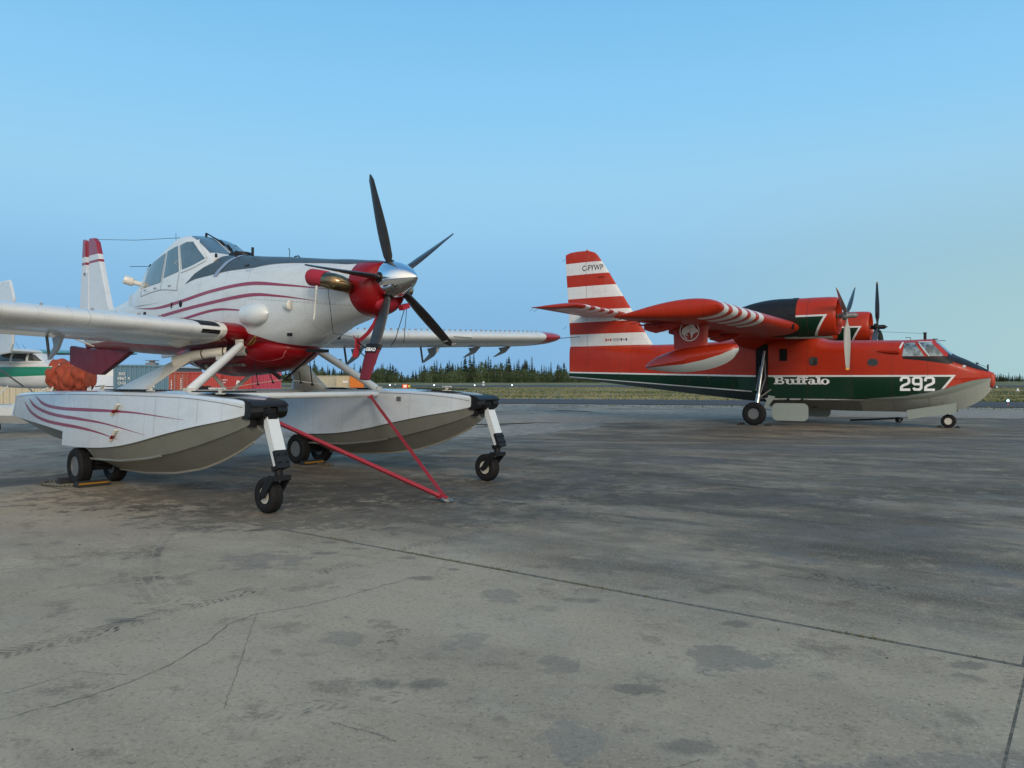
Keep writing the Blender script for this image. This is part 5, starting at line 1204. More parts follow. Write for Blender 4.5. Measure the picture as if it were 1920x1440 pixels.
for s in (-1, 1):
    yn = s*3.97; zc = 4.54; na = empty('engine_nacelle', (0, 0, 0)); na.parent = CL
    m = MB(); m.lathe([(0, .70), (-.03, .735), (-.12, .765), (-.4, .785), (-1.0, .79), (-1.5, .785), (-1.52, .75)], (-5.08, yn, zc), (1, 0, 0), 44, cap=False)
    m.lathe([(0, .70), (-.04, .665), (-.2, .64), (-.45, .63)], (-5.08, yn, zc), (1, 0, 0), 44, cap=False)
    m.build('cowling', cm, na, 40)
    m = MB(); m.lathe([(-.46, .66), (-.42, .001)], (-5.06, yn, zc), (1, 0, 0), 30, cap=False)
    for k in range(9):
        a = 2*math.pi*k/9; c = V(-5.42, yn+math.sin(a)*.43, zc+math.cos(a)*.43); d = V(0, math.sin(a), math.cos(a))
        for q in range(5): m.lathe([(-.02, .12), (.02, .12)], c+d*(-.1+.06*q), d, 10)
    m.lathe([(0, .20), (.18, .17), (.26, .10), (.30, .06)], (-5.45, yn, zc), (1, 0, 0), 16)
    m.build('radial_engine', MAT('engine_dark%d' % s, (.05, .045, .04), .5, .5), na, 40)
    # exhaust-blackened rear section and the fairing over the wing
    NS = [(-6.58, .76, zc+.80, zc, zc-.78), (-6.9, .76, zc+.80, zc, zc-.80), (-7.5, .74, zc+.80, zc, zc-.78), (-8.1, .68, zc+.74, zc-.02, zc-.7), (-8.8, .58, zc+.58, zc-.04, zc-.6), (-9.6, .40, zc+.25, zc-.1, zc-.5), (-10.3, .15, zc-.1, zc-.25, zc-.4)]
    m = MB(); m.loft([sring(*q, 2.2, 2.2, 32, yn) for q in cr_interp(NS, 24)]); m.build('rear_nacelle', clblack, na, 50)
    m = MB(); m.loft([sring(*q, 2.2, 2.2, 24, yn) for q in cr_interp([(-7.55, .70, zc-.1, zc-.3, zc-.6), (-7.9, .88, zc+.12, zc-.25, zc-.55), (-8.5, .86, zc+.2, zc-.2, zc-.5), (-9.5, .6, zc, zc-.25, zc-.45)], 14)]); m.build('nacelle_fillet', clred, na, 50)
    m = MB()
    for k in range(7): 
        a = R(-60+28*k); m.box((-6.74, yn+math.sin(a)*.765*s, zc+math.cos(a)*.785), (.20, .18, .05), Matrix.Rotation(-a*s, 3, 'X'))
    m.build('cowl_flap', clblack, na, 20)
    m = MB(); m.box((-6.2, yn, zc-.83), (1.7, .26, .07)); m.box((-6.9, yn, zc-.80), (.5, .34, .1)); m.build('oil_cooler_tray', paint('tray_grey%d' % s, (.16, .17, .15), .5, 0, .4), na, 0)
    m = MB(); m.tube([(-7.0, yn-.72*1, zc-.55), (-7.3, yn-.80, zc-.6)], .12, 12); m.build('exhaust_pipe', steel, na, 40)
    hub = V(-4.80, yn, zc)
    m = MB(); m.lathe([(-.30, .09), (-.16, .10), (-.14, .17), (-.06, .18), (.0, .17), (.04, .12), (.06, .105), (.30, .105), (.36, .07), (.40, .03), (.44, .025), (.45, .001)], hub, (1, 0, 0), 20); ph = m.build('propeller_hub', rimg if s < 0 else matblack, na, 40)
    for k in range(3):
        th = (math.pi-R(6))+k*2*math.pi/3 if s < 0 else R(-4)+k*2*math.pi/3
        M = Matrix(((1, 0, 0), (0, math.cos(th), math.sin(th)), (0, -math.sin(th), math.cos(th))))
        m = MB(); blade(m, .12, 2.17, .29, .09, R(-28), R(-55), 18); m.v = [tuple(hub+M @ Vector(p)) for p in m.v]
        b_ = m.build('propeller_blade', blade_g if (s < 0 and k != 2) else blade_b, na, 50)
        m = MB(); blade(m, 2.06, 2.178, .195, .026, R(-54), R(-55), 4); m.v = [tuple(hub+M @ Vector((p[0]*1.04, p[1]*1.06, p[2]+.003))) for p in m.v]; m.build('blade_tip', tipy, b_, 40)

# ---- tail
fm = clmat('fin_livery'); gx, gy, gz_ = fm.xyz()
fm.layer(((gz_-3.79)/1.286).frac().lt(.5)*gz_.gt(3.79), WHT); fm.layer((gx+18.42+(gz_-5)*.016).abs().lt(.012)*.7, (.08, .04, .04)); fm.layer(fm.noise(1.4, 5).ramp(.5, .8)*.25, (.3, .2, .17)); fm.layer(((gx*1.3).frac()-.5).abs().lt(.008)*.3+((gz_*1.55+.2).frac()-.5).abs().lt(.009)*.25, (.15, .08, .07)); fm.layer(fm.noise(4, 7, .75, (1, 1, .2)).ramp(.58, .72)*.3, (.2, .12, .10))
m = MB(); rings = []
for z, xl, xt in ((3.6, -14.59, -19.46), (3.8, -14.71, -19.47), (5.1, -15.52, -19.55), (6.4, -16.36, -19.63), (7.6, -17.12, -19.72), (8.3, -17.59, -19.76), (8.62, -17.82, -19.77), (8.78, -18.0, -19.77), (8.88, -18.3, -19.5), (8.915, -18.6, -19.1)):
    ch = xl-xt; rings.append([(xl-c*ch, t*ch, z) for c, t in airfoil(1, .085 if z < 8.7 else .04, 14, 0)])
m.loft(rings); fbv = m.bvh(); fin = m.build('fin', fm, CL, 40)
def onfin(p, off=.006): 
    h = cast(fbv, p, 'xz', -1, off); return h if h else V(p[0], -.2, p[1])
m = MB(); vs, fs = text_mesh('C-FYWP', .42, .006, 0, 1.05); put_text(m, vs, fs, lambda v: onfin((-18.1+v.x*.78, 7.95+v.y))); m.build('registration', MAT('registration_black', (.02, .02, .025), .5), fin, 0)
m = MB()
for x in (-17.24, -16.98): m.box(onfin((x, 4.09), .006), (.085, .008, .13))
m.box(onfin((-17.11, 4.09), .008), (.07, .006, .07), Matrix.Rotation(R(45), 3, 'Y')); m.build('flag_marking', MAT('flag_red', (.4, .03, .03), .5), fin, 0)
m = MB()
for x in (-16.36, -16.08): m.box(onfin((x, 4.09), .006), (.085, .008, .13))
m.box(onfin((-16.22, 4.09), .008), (.06, .006, .06)); m.build('flag_marking', MAT('flag_navy', (.02, .03, .10), .5), fin, 0)
m = MB(); vs, fs = text_mesh('CANADA', .105, .002); put_text(m, vs, fs, lambda v: onfin((-16.66+v.x, 4.12+v.y))); m.box(onfin((-16.66, 4.03), .006), (.36, .006, .018)); m.build('flag_lettering', MAT('letter_navy', (.03, .035, .06), .5), fin, 0)
m = MB(); m.lathe([(0, .07), (.06, .06), (.1, .001)], (-18.45, 0, 8.9), (0, 0, 1), 10); m.build('beacon', paint('beacon_orange', (.5, .12, .04), .4), fin, 40)
m = MB()
for z in (8.6, 4.9): m.tube([(-19.7, 0, z), (-19.95, -.05, z-.15)], .008, 4)
m.build('static_wick', clblack, fin)
m = MB(); m.tube([onfin((-17.75, 7.43), .03), onfin((-17.4, 7.44), .03)], .015, 6); m.build('grab_handle', clblack, fin)
tm = clmat('tailplane_livery'); tx, ty, tz = tm.xyz(); ta = ty.abs()
tm.layer(((ta-1.0)/1.0).frac().lt(.5)*ta.gt(1.0)*ta.lt(4.95)*tx.gt(-16.75), WHT); tm.layer(tz.lt(5.36)*tx.lt(-16.4)*.6, WHT)
for s in (-1, 1):
    m = MB(); rings = []
    for y in (.05, 2, 4, 4.8, 5.1, 5.25):
        k = 1 if y <= 4.8 else math.sqrt(max(.08, 1-((y-4.8)/.47)**2))
        rings.append([(-16.15-c-(1-k)*.3*(1 if c < 1.3 else 0), s*y, 5.42+.012*y+t*k) for c, t in airfoil(2.65, .12, 12, 0)])
    m.loft(rings); w_ = m.build('tailplane', tm, CL, 45)
    m = MB()
    for y in (5.0, 4.6): m.tube([(-18.75, s*y, 5.45), (-19.0, s*y, 5.33)], .008, 4)
    m.build('static_wick', clblack, w_)

# ---- landing gear
bay = MAT('gear_bay_shade', (.006, .007, .008), .9)  # near-black for sheets on the hull, standing for shade inside the bays
for s in (-1, 1):
    m = MB(); patch(m, hbv, [(-9.15, 3.6), (-8.60, 3.6)], [(-9.15, 1.6 if 0 else 1.5), (-8.60, 1.15)], 6, 12, 'xz', s, .014); g_ = m.build('gear_bay_patch', bay, CL, 60)
    lg = empty('main_gear', (0, 0, 0)); lg.parent = CL
    m = MB(); m.tube([(-8.86, s*2.28, .62), (-8.80, s*2.05, 1.35)], .105, 16); m.tube([(-8.80, s*2.05, 1.35), (-8.72, s*1.4, 3.3)], .055, 12); m.build('leg', steel, lg, 40)
    m = MB(); m.tube([(-8.78, s*1.95, 1.3), (-8.66, s*1.45, 2.1), (-8.72, s*1.35, 2.9)], .03, 8); m.tube([(-8.78, s*2.0, 1.2), (-8.45, s*1.35, 1.55)], .035, 8); m.tube([(-8.95, s*1.9, 1.5), (-8.9, s*1.4, 2.6)], .03, 8); m.build('brace', rimg, lg, 40)
    m = MB(); m.prism([(-8.62, .82), (-8.45, .82), (-8.15, 1.25), (-8.45, 1.3)], lambda p: V(p[0], s*1.7, p[1]), lambda p: V(p[0], s*1.74, p[1])); m.build('torque_plate', clgrey, lg, 0)
    m = MB(); m.tube([(-8.83, s*2.3, .5), (-8.83, s*2.7, .5)], .07, 10); m.build('axle', matblack, lg)
    wheel(lg, (-8.83, s*2.62, .505), (0, 1, 0), .505, .36, .235, (tyrem, rimg), 3)
    m = MB(); P = rrect(-7.37, .60, 1.52, .76, .22); yd = s*2.35
    m.prism(P, lambda p: V(p[0], yd-.02, p[1]), lambda p: V(p[0], yd+.02, p[1])); m.build('wheel_door', clgrey, lg, 20)
    m = MB(); m.tube([(-7.1, yd, .85), (-7.1, s*1.2, 1.15)], .04, 8); m.tube([(-7.7, yd, .85), (-7.7, s*1.2, 1.15)], .04, 8); m.build('door_arm', matblack, lg)
m = MB(); lg = empty('nose_gear', (0, 0, 0)); lg.parent = CL
for s in (-1, 1): wheel(lg, (-1.53, s*.16, .275), (0, 1, 0), .275, .19, .14, (tyrem, rimw), 2)
m.tube([(-1.53, 0, .27), (-1.5, 0, .95)], .07, 10); m.tube([(-1.53, -.2, .275), (-1.53, .2, .275)], .04, 8); m.build('leg', steel, lg, 40)
for s in (-1, 1):
    m = MB(); m.prism([(-3.05, .71), (-1.22, 1.05), (-1.21, .64), (-2.99, .33)], lambda p: V(p[0], s*.42, p[1]), lambda p: V(p[0], s*.45, p[1])); m.build('gear_door', clgrey, lg, 0)
m = MB(); m.box((-6.6, -1.15, .80), (.2, .1, .1)); m.build('drain', matblack, CL, 0)
GRP = 'chocks under the flying boat'
for x, y, n, lb in ((-1.86, -.1, .5, 'small black chock behind the flying boat nose wheel'), (-1.19, -.1, .5, 'small black chock in front of the flying boat nose wheel'), (-9.42, -2.6, .55, 'black chock behind the flying boat near main wheel'), (-8.24, -2.6, .55, 'black chock in front of the flying boat near main wheel')):
    p = CLM @ V(x, y, 0); chock('wheel_chock', p, -R(33.145)+(math.pi if x in (-1.86, -9.42) else 0), n, lb, yellow=False, sc=1.1, group=GRP)
p = CLM @ V(-7.9, 2.6, 0); chock('wheel_chock', p, -R(33.145), .55, 'black chock by the flying boat far main wheel behind the grey wheel door', yellow=False, sc=1.3, group=GRP)
tb2 = empty('ground_tow_bar', (15.9, 36.6, LOW), R(-4)); tag(tb2, 'long black tow bar lying on the ground under the flying boat bow', 'tow bar')
m = MB(); m.tube([(0, 0, .10), (2.25, 0, .20)], .045, 8); m.build('bar', matblack, tb2)
m = MB(); m.tube([(2.1, 0, .2), (2.38, 0, .16)], .07, 8); m.build('tow_head', matblack, tb2)
for dy in (-.12, .12): wheel(tb2, (2.2, dy, .10), (0, 1, 0), .10, .07, .05, (tyrem, rimg), 1)
# ================================================================ background things
def PXG(px, Z): return ((px-960)/1460*Z, Z)
# ---- shipping containers
def container(px0, px1, Z, h, col, label, rib=.28, door=False, rz=0., depth=6.06, text=None, plate=None, name='shipping_container', rot=0, textcol=(.6, .6, .58)):
    x0, x1 = (px0-960)/1460*Z, (px1-960)/1460*Z; w = x1-x0
    o = empty(name, ((x0+x1)/2, Z, LOW), rot-math.atan2((x0+x1)/2, Z))
    pm = paint('container_paint_'+str(px0), col, .55, 0, .45, tuple(q*.45 for q in col), 1.6, (1.5, 1, .4))
    # corrugated front wall
    m = MB(); n = max(4, int(w/rib)); P = []
    for k in range(n):
        a = -w/2+.08+(w-.16)*k/n; b = (w-.16)/n
        P += [(a, 0), (a+b*.36, 0), (a+b*.5, .045), (a+b*.86, .045)]
    P.append((w/2-.08, 0))
    ids = [m.add([(p[0], p[1], .14), (p[0], p[1], h-.10)]) for p in P]
    for i, j in zip(ids, ids[1:]): m.face((i, j, j+1, i+1))
    m.build('corrugated_wall', pm, o, 0)
    m = MB(); m.box((0, depth/2, h/2), (w-.12, depth-.2, h-.06)); m.build('box_body', pm, o, 0)
    for sx in (-1, 1):
        m = MB(); m.box((sx*(w/2-.045), .0, h/2), (.09, .14, h)); m.build('corner_post', pm, o, 0)
    m = MB(); m.box((0, .01, h-.05), (w-.18, .12, .10)); m.build('top_rail', pm, o, 0)
    m = MB(); m.box((0, .01, .07), (w-.18, .12, .14)); m.build('bottom_rail', pm, o, 0)
    if door:
        for k in range(4):
            m = MB(); xx = -w/2+w*(k+.75)/4.5; m.tube([(xx, -.06, .2), (xx, -.06, h-.15)], .022, 6); m.build('lock_rod', MAT('galvanised%d%d' % (px0, k), (.35, .33, .31), .5, .4), o)
    if text:
        m = MB()
        for t, x, z, s, v in text:
            if t is None:      # lettering too small to read: a column or row of short marks
                for k in range(int(v)): m.box((x+(.0 if s > 0 else k*.13), -.014, z-(k*.15 if s > 0 else 0)), (.09, .006, .10 if k % 3 else .07))
                continue
            vs, fs = text_mesh(t, s, .004)
            if v: put_text(m, vs, fs, lambda q: V(x-q.y, -.012, z+q.x))
            else: put_text(m, vs, fs, lambda q: V(x+q.x, -.012, z+q.y))
        m.build('lettering', MAT('stencil_%d' % px0, textcol, .6), o, 0)
    if plate:
        m = MB(); m.box((plate[0], -.02, plate[1]), (plate[2], .02, plate[3])); m.build('plate', MAT('plate_white%d' % px0, (.7, .7, .66), .6), o, 0)
    return tag(o, label, 'shipping container')
container(218, 312, 46.6, 2.9, (.10, .20, .27), 'blue shipping container with white stencilled numbers behind the near float', .27, text=[('303', -1.05, 2.35, .24, 0), ('0867 4', -.95, 2.08, .24, 0), ('OGI', -1.05, 1.80, .24, 0)])
container(289, 351, 57.5, 2.6, (.36, .07, .045), 'faded orange-red container with door rods, left of the red row', .30, door=True, text=[(None, .05, 1.95, 1, 7), (None, .70, 2.1, 1, 7)])
container(352, 412, 58.5, 2.6, (.42, .05, .04), 'red container second in the red row, with wide ribs', .30)
container(413, 470, 60, 2.6, (.40, .03, .03), 'bright red container under the belly tank, with a small white and green sign', .26, text=[(None, -1.02, 2.0, -1, 4), (None, -1.02, 1.8, -1, 3), (None, -.95, 1.5, -1, 2)])
container(471, 526, 61.5, 2.6, (.38, .035, .075), 'magenta-red container at the right end of the red row', .30)
container(556, 595, 112, 2.6, (.42, .47, .50), 'pale blue-white container, leftmost of the far group beside the runway', .3)
container(596, 630, 110, 2.62, (.42, .39, .30), 'grey-beige container with wide ribs in the far group', .42)
container(631, 655, 109, 2.6, (.50, .45, .32), 'tan container with narrow ribs and a white label in the far group', .18, plate=(.35, 1.75, .75, .32), text=[('E 48', .35, 1.75, .3, 0)], textcol=(.05, .05, .05))
container(656, 682, 108, 2.55, (.62, .17, .012), 'orange container at the right end of the far group', .24)
container(-70, 84, 42, 2.6, (.50, .45, .33), 'long tan container behind the green and white small plane', .28, name='shipping_container')
_c = [o for o in bpy.data.objects if o.get('label', '').startswith('bright red container')][0]
m = MB(); m.prism([(.02, 1.55), (.36, 1.55), (.28, 1.95), (.10, 1.95)], lambda p: V(p[0], -.035, p[1]), lambda p: V(p[0], -.015, p[1])); pl_ = m.build('sign_plate', MAT('plate_white', (.7, .7, .66), .6), _c, 0)
m = MB(); m.prism([(.14, 1.6), (.24, 1.6), (.19, 1.88)], lambda p: V(p[0], -.045, p[1]), lambda p: V(p[0], -.036, p[1])); m.build('green_mark', MAT('mark_green', (.02, .22, .10), .6), pl_, 0)
_c = [o for o in bpy.data.objects if o.get('label', '').startswith('faded orange-red')][0]
m = MB(); m.prism([(-.45, 1.3), (-.15, 1.3), (-.30, 1.6)], lambda p: V(p[0], -.035, p[1]), lambda p: V(p[0], -.015, p[1])); m.build('warning_triangle', MAT('warning_orange', (.6, .22, .02), .6), _c, 0)
# roof clutter on the blue container: a low white plant shed behind it
sh = empty('flat_roof_shed', (*PXG(262, 70), LOW)); tag(sh, 'low grey shed with a white flat roof and roof vent behind the blue container', 'shed')
gs = paint('shed_grey', (.16, .18, .19), .6, 0, .4)
m = MB(); m.box((0, 3, 1.55), (6.4, 6, 3.1)); m.build('wall', gs, sh, 0)
m = MB(); m.box((0, 2.95, 3.18), (6.8, 6.4, .16)); rf = m.build('roof', clwhite, sh, 0)
m = MB(); m.box((.2, 2, 3.42), (.9, .8, .35)); m.tube([(.2, 2, 3.5), (.2, 2, 3.75)], .25, 10); m.box((.2, 2, 3.8), (.9, .9, .07)); m.build('roof_vent', rimg, rf, 20)
m = MB()
for k in range(5): m.box((-2.6+k*1.3, -.02, 1.6), (.5, .05, .7)); 
m.build('window_band', wdark, sh, 0)
# valve stand with a pump between the red containers and the floats
pu = empty('pump_stand', (*PXG(384, 44), LOW)); tag(pu, 'dark pump and pale fitting on a stand in front of the red containers', 'pump')
m = MB(); m.tube([(0, 0, 0), (0, 0, 1.5)], .16, 10); m.box((0, 0, .85), (.6, .4, .25)); m.box((0, 0, 1.5), (.5, .4, .3)); m.tube([(-.3, 0, 1.2), (.3, 0, 1.2)], .12, 10); m.build('pump_body', matblack, pu, 30)
m = MB(); m.lathe([(0, .18), (.2, .2), (.35, .12), (.5, .12)], (.38, -.1, 1.0), (0, 0, 1), 12); m.tube([(.2, -.1, 1.5), (.7, -.1, 1.5)], .06, 8); m.build('fitting', rimw, pu, 30)

# ---- white truck seen behind the covered engine
tr_ = empty('white_truck', (*PXG(187, 46), LOW), R(4)); tag(tr_, 'white boxy truck with a small blue oval badge, beside the covered engine', 'truck')
tw = paint('truck_white', (.68, .68, .66), .35, .4, .2)
m = MB(); m.loft([[(x, y, z) for x, y, z in ((-w, yy, .55), (w, yy, .55), (w, yy, zt-.12), (w-.12, yy, zt), (-w+.12, yy, zt), (-w, yy, zt-.12))] for yy, w, zt in ((0, .98, 1.35), (.12, 1.0, 1.42), (1.1, 1.0, 1.5), (1.9, .98, 2.25), (2.0, 1.02, 2.75), (6.0, 1.02, 2.75))]); bd = m.build('body', tw, tr_, 25)
m = MB(); m.loft([[(-.82, yy, zz), (.82, yy, zz)] + [(.78, yy+.02, zz+.01), (-.78, yy+.02, zz+.01)] for yy, zz in ((1.16, 1.56), (1.86, 2.18))]); m.build('windscreen', wdark, tr_, 0)
m = MB(); m.box((0, -.02, 1.02), (1.3, .06, .30)); gl = m.build('grille', matblack, tr_, 0)
m = MB(); m.lathe([(0, .17), (.03, .17)], (0, -.06, 1.22), (0, -1, 0), 20); m.v = [(v[0], v[1], 1.22+(v[2]-1.22)*.45) for v in m.v]; m.build('oval_badge', MAT('badge_blue', (.02, .06, .22), .4), tr_, 30)
m = MB(); m.box((0, -.08, .62), (2.02, .16, .2)); m.build('bumper', rimw, tr_, 0)
for sx in (-1, 1):
    m = MB(); m.box((sx*.78, -.03, 1.05), (.3, .06, .24)); m.build('headlight', MAT('lamp_lens%d' % sx, (.5, .5, .48), .15), tr_, 0)
    for yy in (.9, 5.0): wheel(tr_, (sx*.86, yy, .38), (1, 0, 0), .38, .26, .2, (tyrem, rimg), 2)

# ---- green and white single-engine high-wing plane on floats
CP = tag(empty('high_wing_plane', (*PXG(97, 30), LOW), -R(14)), 'green and white high-wing floatplane partly hidden behind the near float tail', 'airplane')
cw = paint('plane_white', (.62, .64, .63), .4, .3, .25); 
cs = paint('plane_livery', (.62, .64, .63), .4, .3, .25); sx_, sy_, sz_ = cs.xyz()
cs.layer(sz_.lt(2.50)*sz_.gt(sx_.ramp(-4, 1.2)*.17+2.02), (.006, .20, .115)); cs.layer((sz_-2.50).abs().lt(.018), (.55, .56, .55)); cs.layer(sz_.gt(2.62)*sx_.gt(.35), (.006, .20, .115)); 
CSN = [(1.0, .42, 2.60, 2.25, 1.80, 2.3, 2.3), (.4, .52, 2.66, 2.25, 1.70, 2.5, 2.5), (-.1, .55, 2.72, 2.25, 1.66, 2.6, 2.6), (-1.2, .56, 2.75, 2.25, 1.66, 2.6, 2.6), (-2.2, .52, 2.72, 2.25, 1.72, 2.5, 2.5), (-3.5, .36, 2.62, 2.28, 1.90, 2.2, 2.2), (-5.3, .16, 2.52, 2.3, 2.1, 2, 2), (-6.0, .05, 2.5, 2.35, 2.2, 2, 2)]
m = MB(); m.loft([sring(*q, n=28) for q in cr_interp(CSN, 34)]); m.build('fuselage', cs, CP, 50)
CAB = [(-.05, .30, 2.70, 2.66, 2.6, 2.5, 2), (-.35, .44, 2.95, 2.66, 2.6, 2.5, 2), (-.65, .5, 3.08, 2.66, 2.55, 3, 2), (-1.6, .5, 3.10, 2.66, 2.55, 3, 2), (-2.4, .42, 2.98, 2.66, 2.6, 2.5, 2), (-3.1, .25, 2.72, 2.62, 2.55, 2.3, 2)]
m = MB(); m.loft([sring(*q, n=28) for q in cr_interp(CAB, 24)]); cbb = m.bvh(); m.build('cabin', cw, CP, 50)
for tp, bt in (([(-.60, 3.0), (-.42, 2.93)], [(-.60, 2.72), (-.12, 2.70)]), ([(-1.32, 3.02), (-.72, 3.02)], [(-1.36, 2.70), (-.70, 2.70)]), ([(-2.0, 2.98), (-1.46, 3.02)], [(-2.15, 2.70), (-1.46, 2.70)]), ([(-2.4, 2.88), (-2.08, 2.96)], [(-2.7, 2.72), (-2.22, 2.70)])):
    for s in (-1, 1):
        m = MB(); patch(m, cbb, tp, bt, 6, 5, 'xz', s, .012); m.build('window', wdark, CP, 40)
for s in (-1, 1):
    m = MB(); wing_loft(m, [(s*.0, -.42, 3.05, 1.65, R(2)), (s*2.6, -.42, 3.10, 1.65, R(2)), (s*5.2, -.50, 3.17, 1.2, R(2)), (s*5.4, -.6, 3.18, .9, R(2))], .12, .03, 12); w_ = m.build('wing', cw if s < 0 else paint('wing_teal', (.10, .30, .30), .4, .3, .2), CP, 45)
    m = MB(); m.tube([(-.75, s*.55, 1.74), (-.85, s*2.65, 3.06)], .045, 8, flat=.6); m.build('wing_strut', rimg, CP)
    m = MB(); FL = [(2.0, .10, .95, .80, .72), (1.6, .26, 1.02, .80, .60), (.8, .34, 1.05, .72, .42), (-.3, .36, 1.05, .68, .36), (-1.2, .36, 1.05, .68, .38), (-1.3, .35, 1.05, .74, .52), (-2.8, .28, 1.03, .78, .62), (-4.2, .14, .98, .84, .76)]
    m.loft([[(x, s*1.25-w, zc), (x, s*1.25-w, zt-.08), (x, s*1.25-w*.6, zt), (x, s*1.25+w*.6, zt), (x, s*1.25+w, zt-.08), (x, s*1.25+w, zc), (x, s*1.25, zk)] for x, w, zt, zc, zk in FL]); fl = m.build('float', cw, CP, 25)
    for a, b in (((.5, s*.45, 1.72), (.9, s*1.2, 1.05)), ((.3, s*.45, 1.70), (-.6, s*1.2, 1.05)), ((-1.6, s*.45, 1.75), (-1.7, s*1.2, 1.05))):
        m = MB(); m.tube([a, b], .035, 8, flat=.7); m.build('float_strut', cw, CP)
    wheel(fl, (-1.35, s*1.25, .24), (0, 1, 0), .24, .16, .1, (tyrem, rimg), 2); wheel(fl, (1.75, s*1.25, .16), (0, 1, 0), .16, .11, .07, (tyrem, rimg), 1)
    m = MB(); m.tube([(-1.35, s*1.25, .24), (-1.2, s*1.25, .6)], .06, 8); m.tube([(1.75, s*1.25, .16), (1.8, s*1.25, .75)], .04, 8); m.build('gear_leg', MAT('gear_gold%d' % s, (.30, .22, .08), .5, .4), fl)
    m = MB(); wing_loft(m, [(s*.05, -5.0, 2.5, .9, 0), (s*1.6, -5.15, 2.5, .7, 0)], .09, 0, 8); m.build('tailplane', cw, CP, 40)
m = MB(); slab(m, [(-4.6, 2.5), (-5.3, 3.4), (-5.75, 3.9), (-6.15, 3.9), (-6.15, 2.5)], 0, .08); m.build('fin', cw, CP, 20)
m = MB(); m.tube([(-1.2, 0, 3.1), (-1.35, 0, 3.35)], .008, 4); m.tube([(-.55, -.9, 3.1), (-.75, -.9, 3.42)], .006, 4); m.build('whip_aerial', matblack, CP)
m = MB(); blade(m, .08, .98, .17, .05, R(60), R(80), 12); m.v = [(1.72+p[0], p[1], 2.22-p[2]) for p in m.v]; m.build('propeller_blade', clwhite, CP, 45)
m = MB(); blade(m, .08, .98, .17, .05, R(60), R(80), 12); m.v = [(1.72+p[0], p[1], 2.22+p[2]) for p in m.v]; m.build('propeller_blade', clwhite, CP, 45)
CPM = Matrix.Translation((*PXG(97, 30), LOW)) @ Matrix.Rotation(-R(14), 4, 'Z')
cov = MAT('orange_red_cover_cloth', (.33, .055, .022), .85); cov.layer(cov.noise(3, 6, .7).ramp(.42, .66)*.7, (.16, .03, .015)); cov.layer(cov.noise(1.5, 3, .6, seed=4).ramp(.55, .65)*.5, (.40, .085, .04))
cov.bump(cov.noise(4, 3, .5, (1, 1, .5)), .8, .08)
m = MB(); rings = []
for i in range(44):
    u = i/43; x = .28+1.5*u; w = .66*(1-.22*u**2)*(.9+.1*math.sin(u*3)); hb = .78+.25*math.sin(math.pi*min(1, u*1.1))
    if u > .92: w *= .75; hb *= .8
    ring = []
    for k in range(60):
        t = 2*math.pi*k/60; f = 1+.06*math.sin(4*t+u*11)+.045*math.sin(7*t-u*17)+.035*math.sin(u*27+3*t)+.03*math.sin(11*t+u*23)-.12*math.exp(-((u-.32-.05*math.sin(2*t))/.05)**2)-.10*math.exp(-((u-.75)/.05)**2)
        z = 2.20+math.sin(t)*(.55-.08*u if math.sin(t) > 0 else hb*.78)*f; ring.append((x+.03*math.sin(3*t+u*5), math.cos(t)*w*f, z))
    rings.append(ring)
m.loft(rings); ec = m.build('engine_cover', cov, None, 60); ec.matrix_world = CPM; tag(ec, 'crumpled orange-red cloth cover wrapped round the small plane nose', 'engine cover')
m = MB()
for u in (.35, .75):
    rr = rings[int(u*43)]; m.tube([(p[0], p[1]*1.01, 2.2+(p[2]-2.2)*1.01) for p in rr+[rr[0]]], .014, 5)
m.build('tie_cord', MAT('cord_dark', (.10, .03, .02), .8), ec)

# ---- runway guidance sign, lights, markers
sg = empty('runway_sign', (*PXG(763, 156), LOW)); tag(sg, 'red and black runway sign reading 20 C on short legs in the grass', 'sign')
srd = MAT('sign_red', (.55, .035, .015), .5).emit((.9, .06, .02), .35); sbk = MAT('sign_black', (.015, .015, .015), .5); swt = MAT('sign_white', (.8, .75, .6), .5).emit((1, .85, .6), .5); syl = MAT('sign_yellow', (.75, .5, .05), .5).emit((1, .7, .1), .5)
m = MB(); m.box((-.38, 0, .78), (1.1, .18, .74)); m.build('red_panel', srd, sg, 0)
m = MB(); m.box((.48, 0, .78), (.58, .18, .74)); m.build('black_panel', sbk, sg, 0)
m = MB(); vs, fs = text_mesh('20', .66, .03); put_text(m, vs, fs, lambda v: V(-.38+v.x, -.10, .78+v.y)); m.build('lettering', swt, sg, 0)
m = MB(); vs, fs = text_mesh('C', .62, .03); put_text(m, vs, fs, lambda v: V(.48+v.x, -.10, .78+v.y)); m.build('lettering', syl, sg, 0)
for x in (-.8, -.1, .62):
    m = MB(); m.tube([(x, 0, 0), (x, 0, .42)], .04, 6); m.build('sign_leg', rimw, sg)
bl = MAT('blue_light_lens', (.2, .4, .9), .3).emit((.35, .6, 1.0), 6.0); wlt = MAT('white_light_lens', (.7, .8, .9), .3).emit((.8, .92, 1.0), 3.0)
for px, Z, lb, mat_, r in ((1890, 60.5, 'bright blue taxiway light on the far right by the asphalt', bl, .09), (731, 242, 'first blue-white edge light left of the runway sign', wlt, .22), (814, 242, 'blue-white runway edge light just right of the runway sign', wlt, .22), (890, 242, 'runway edge light left of the twin white marker', wlt, .20), (960, 242, 'runway edge light right of the twin white marker', wlt, .20)):
    o = empty('edge_light', (*PXG(px, Z), LOW), 0); tag(o, lb, 'light', 'taxiway and runway edge lights')
    m = MB(); m.tube([(0, 0, 0), (0, 0, .32)], .035 if Z < 100 else .08, 8); m.build('stake', MAT('stake_red%d' % px, (.4, .12, .08), .6), o)
    m = MB(); m.lathe([(0, r*.7), (r*.8, r), (r*1.4, r*.7), (r*1.7, .001)], (0, 0, .32), (0, 0, 1), 12); m.build('lens', mat_, o, 50)
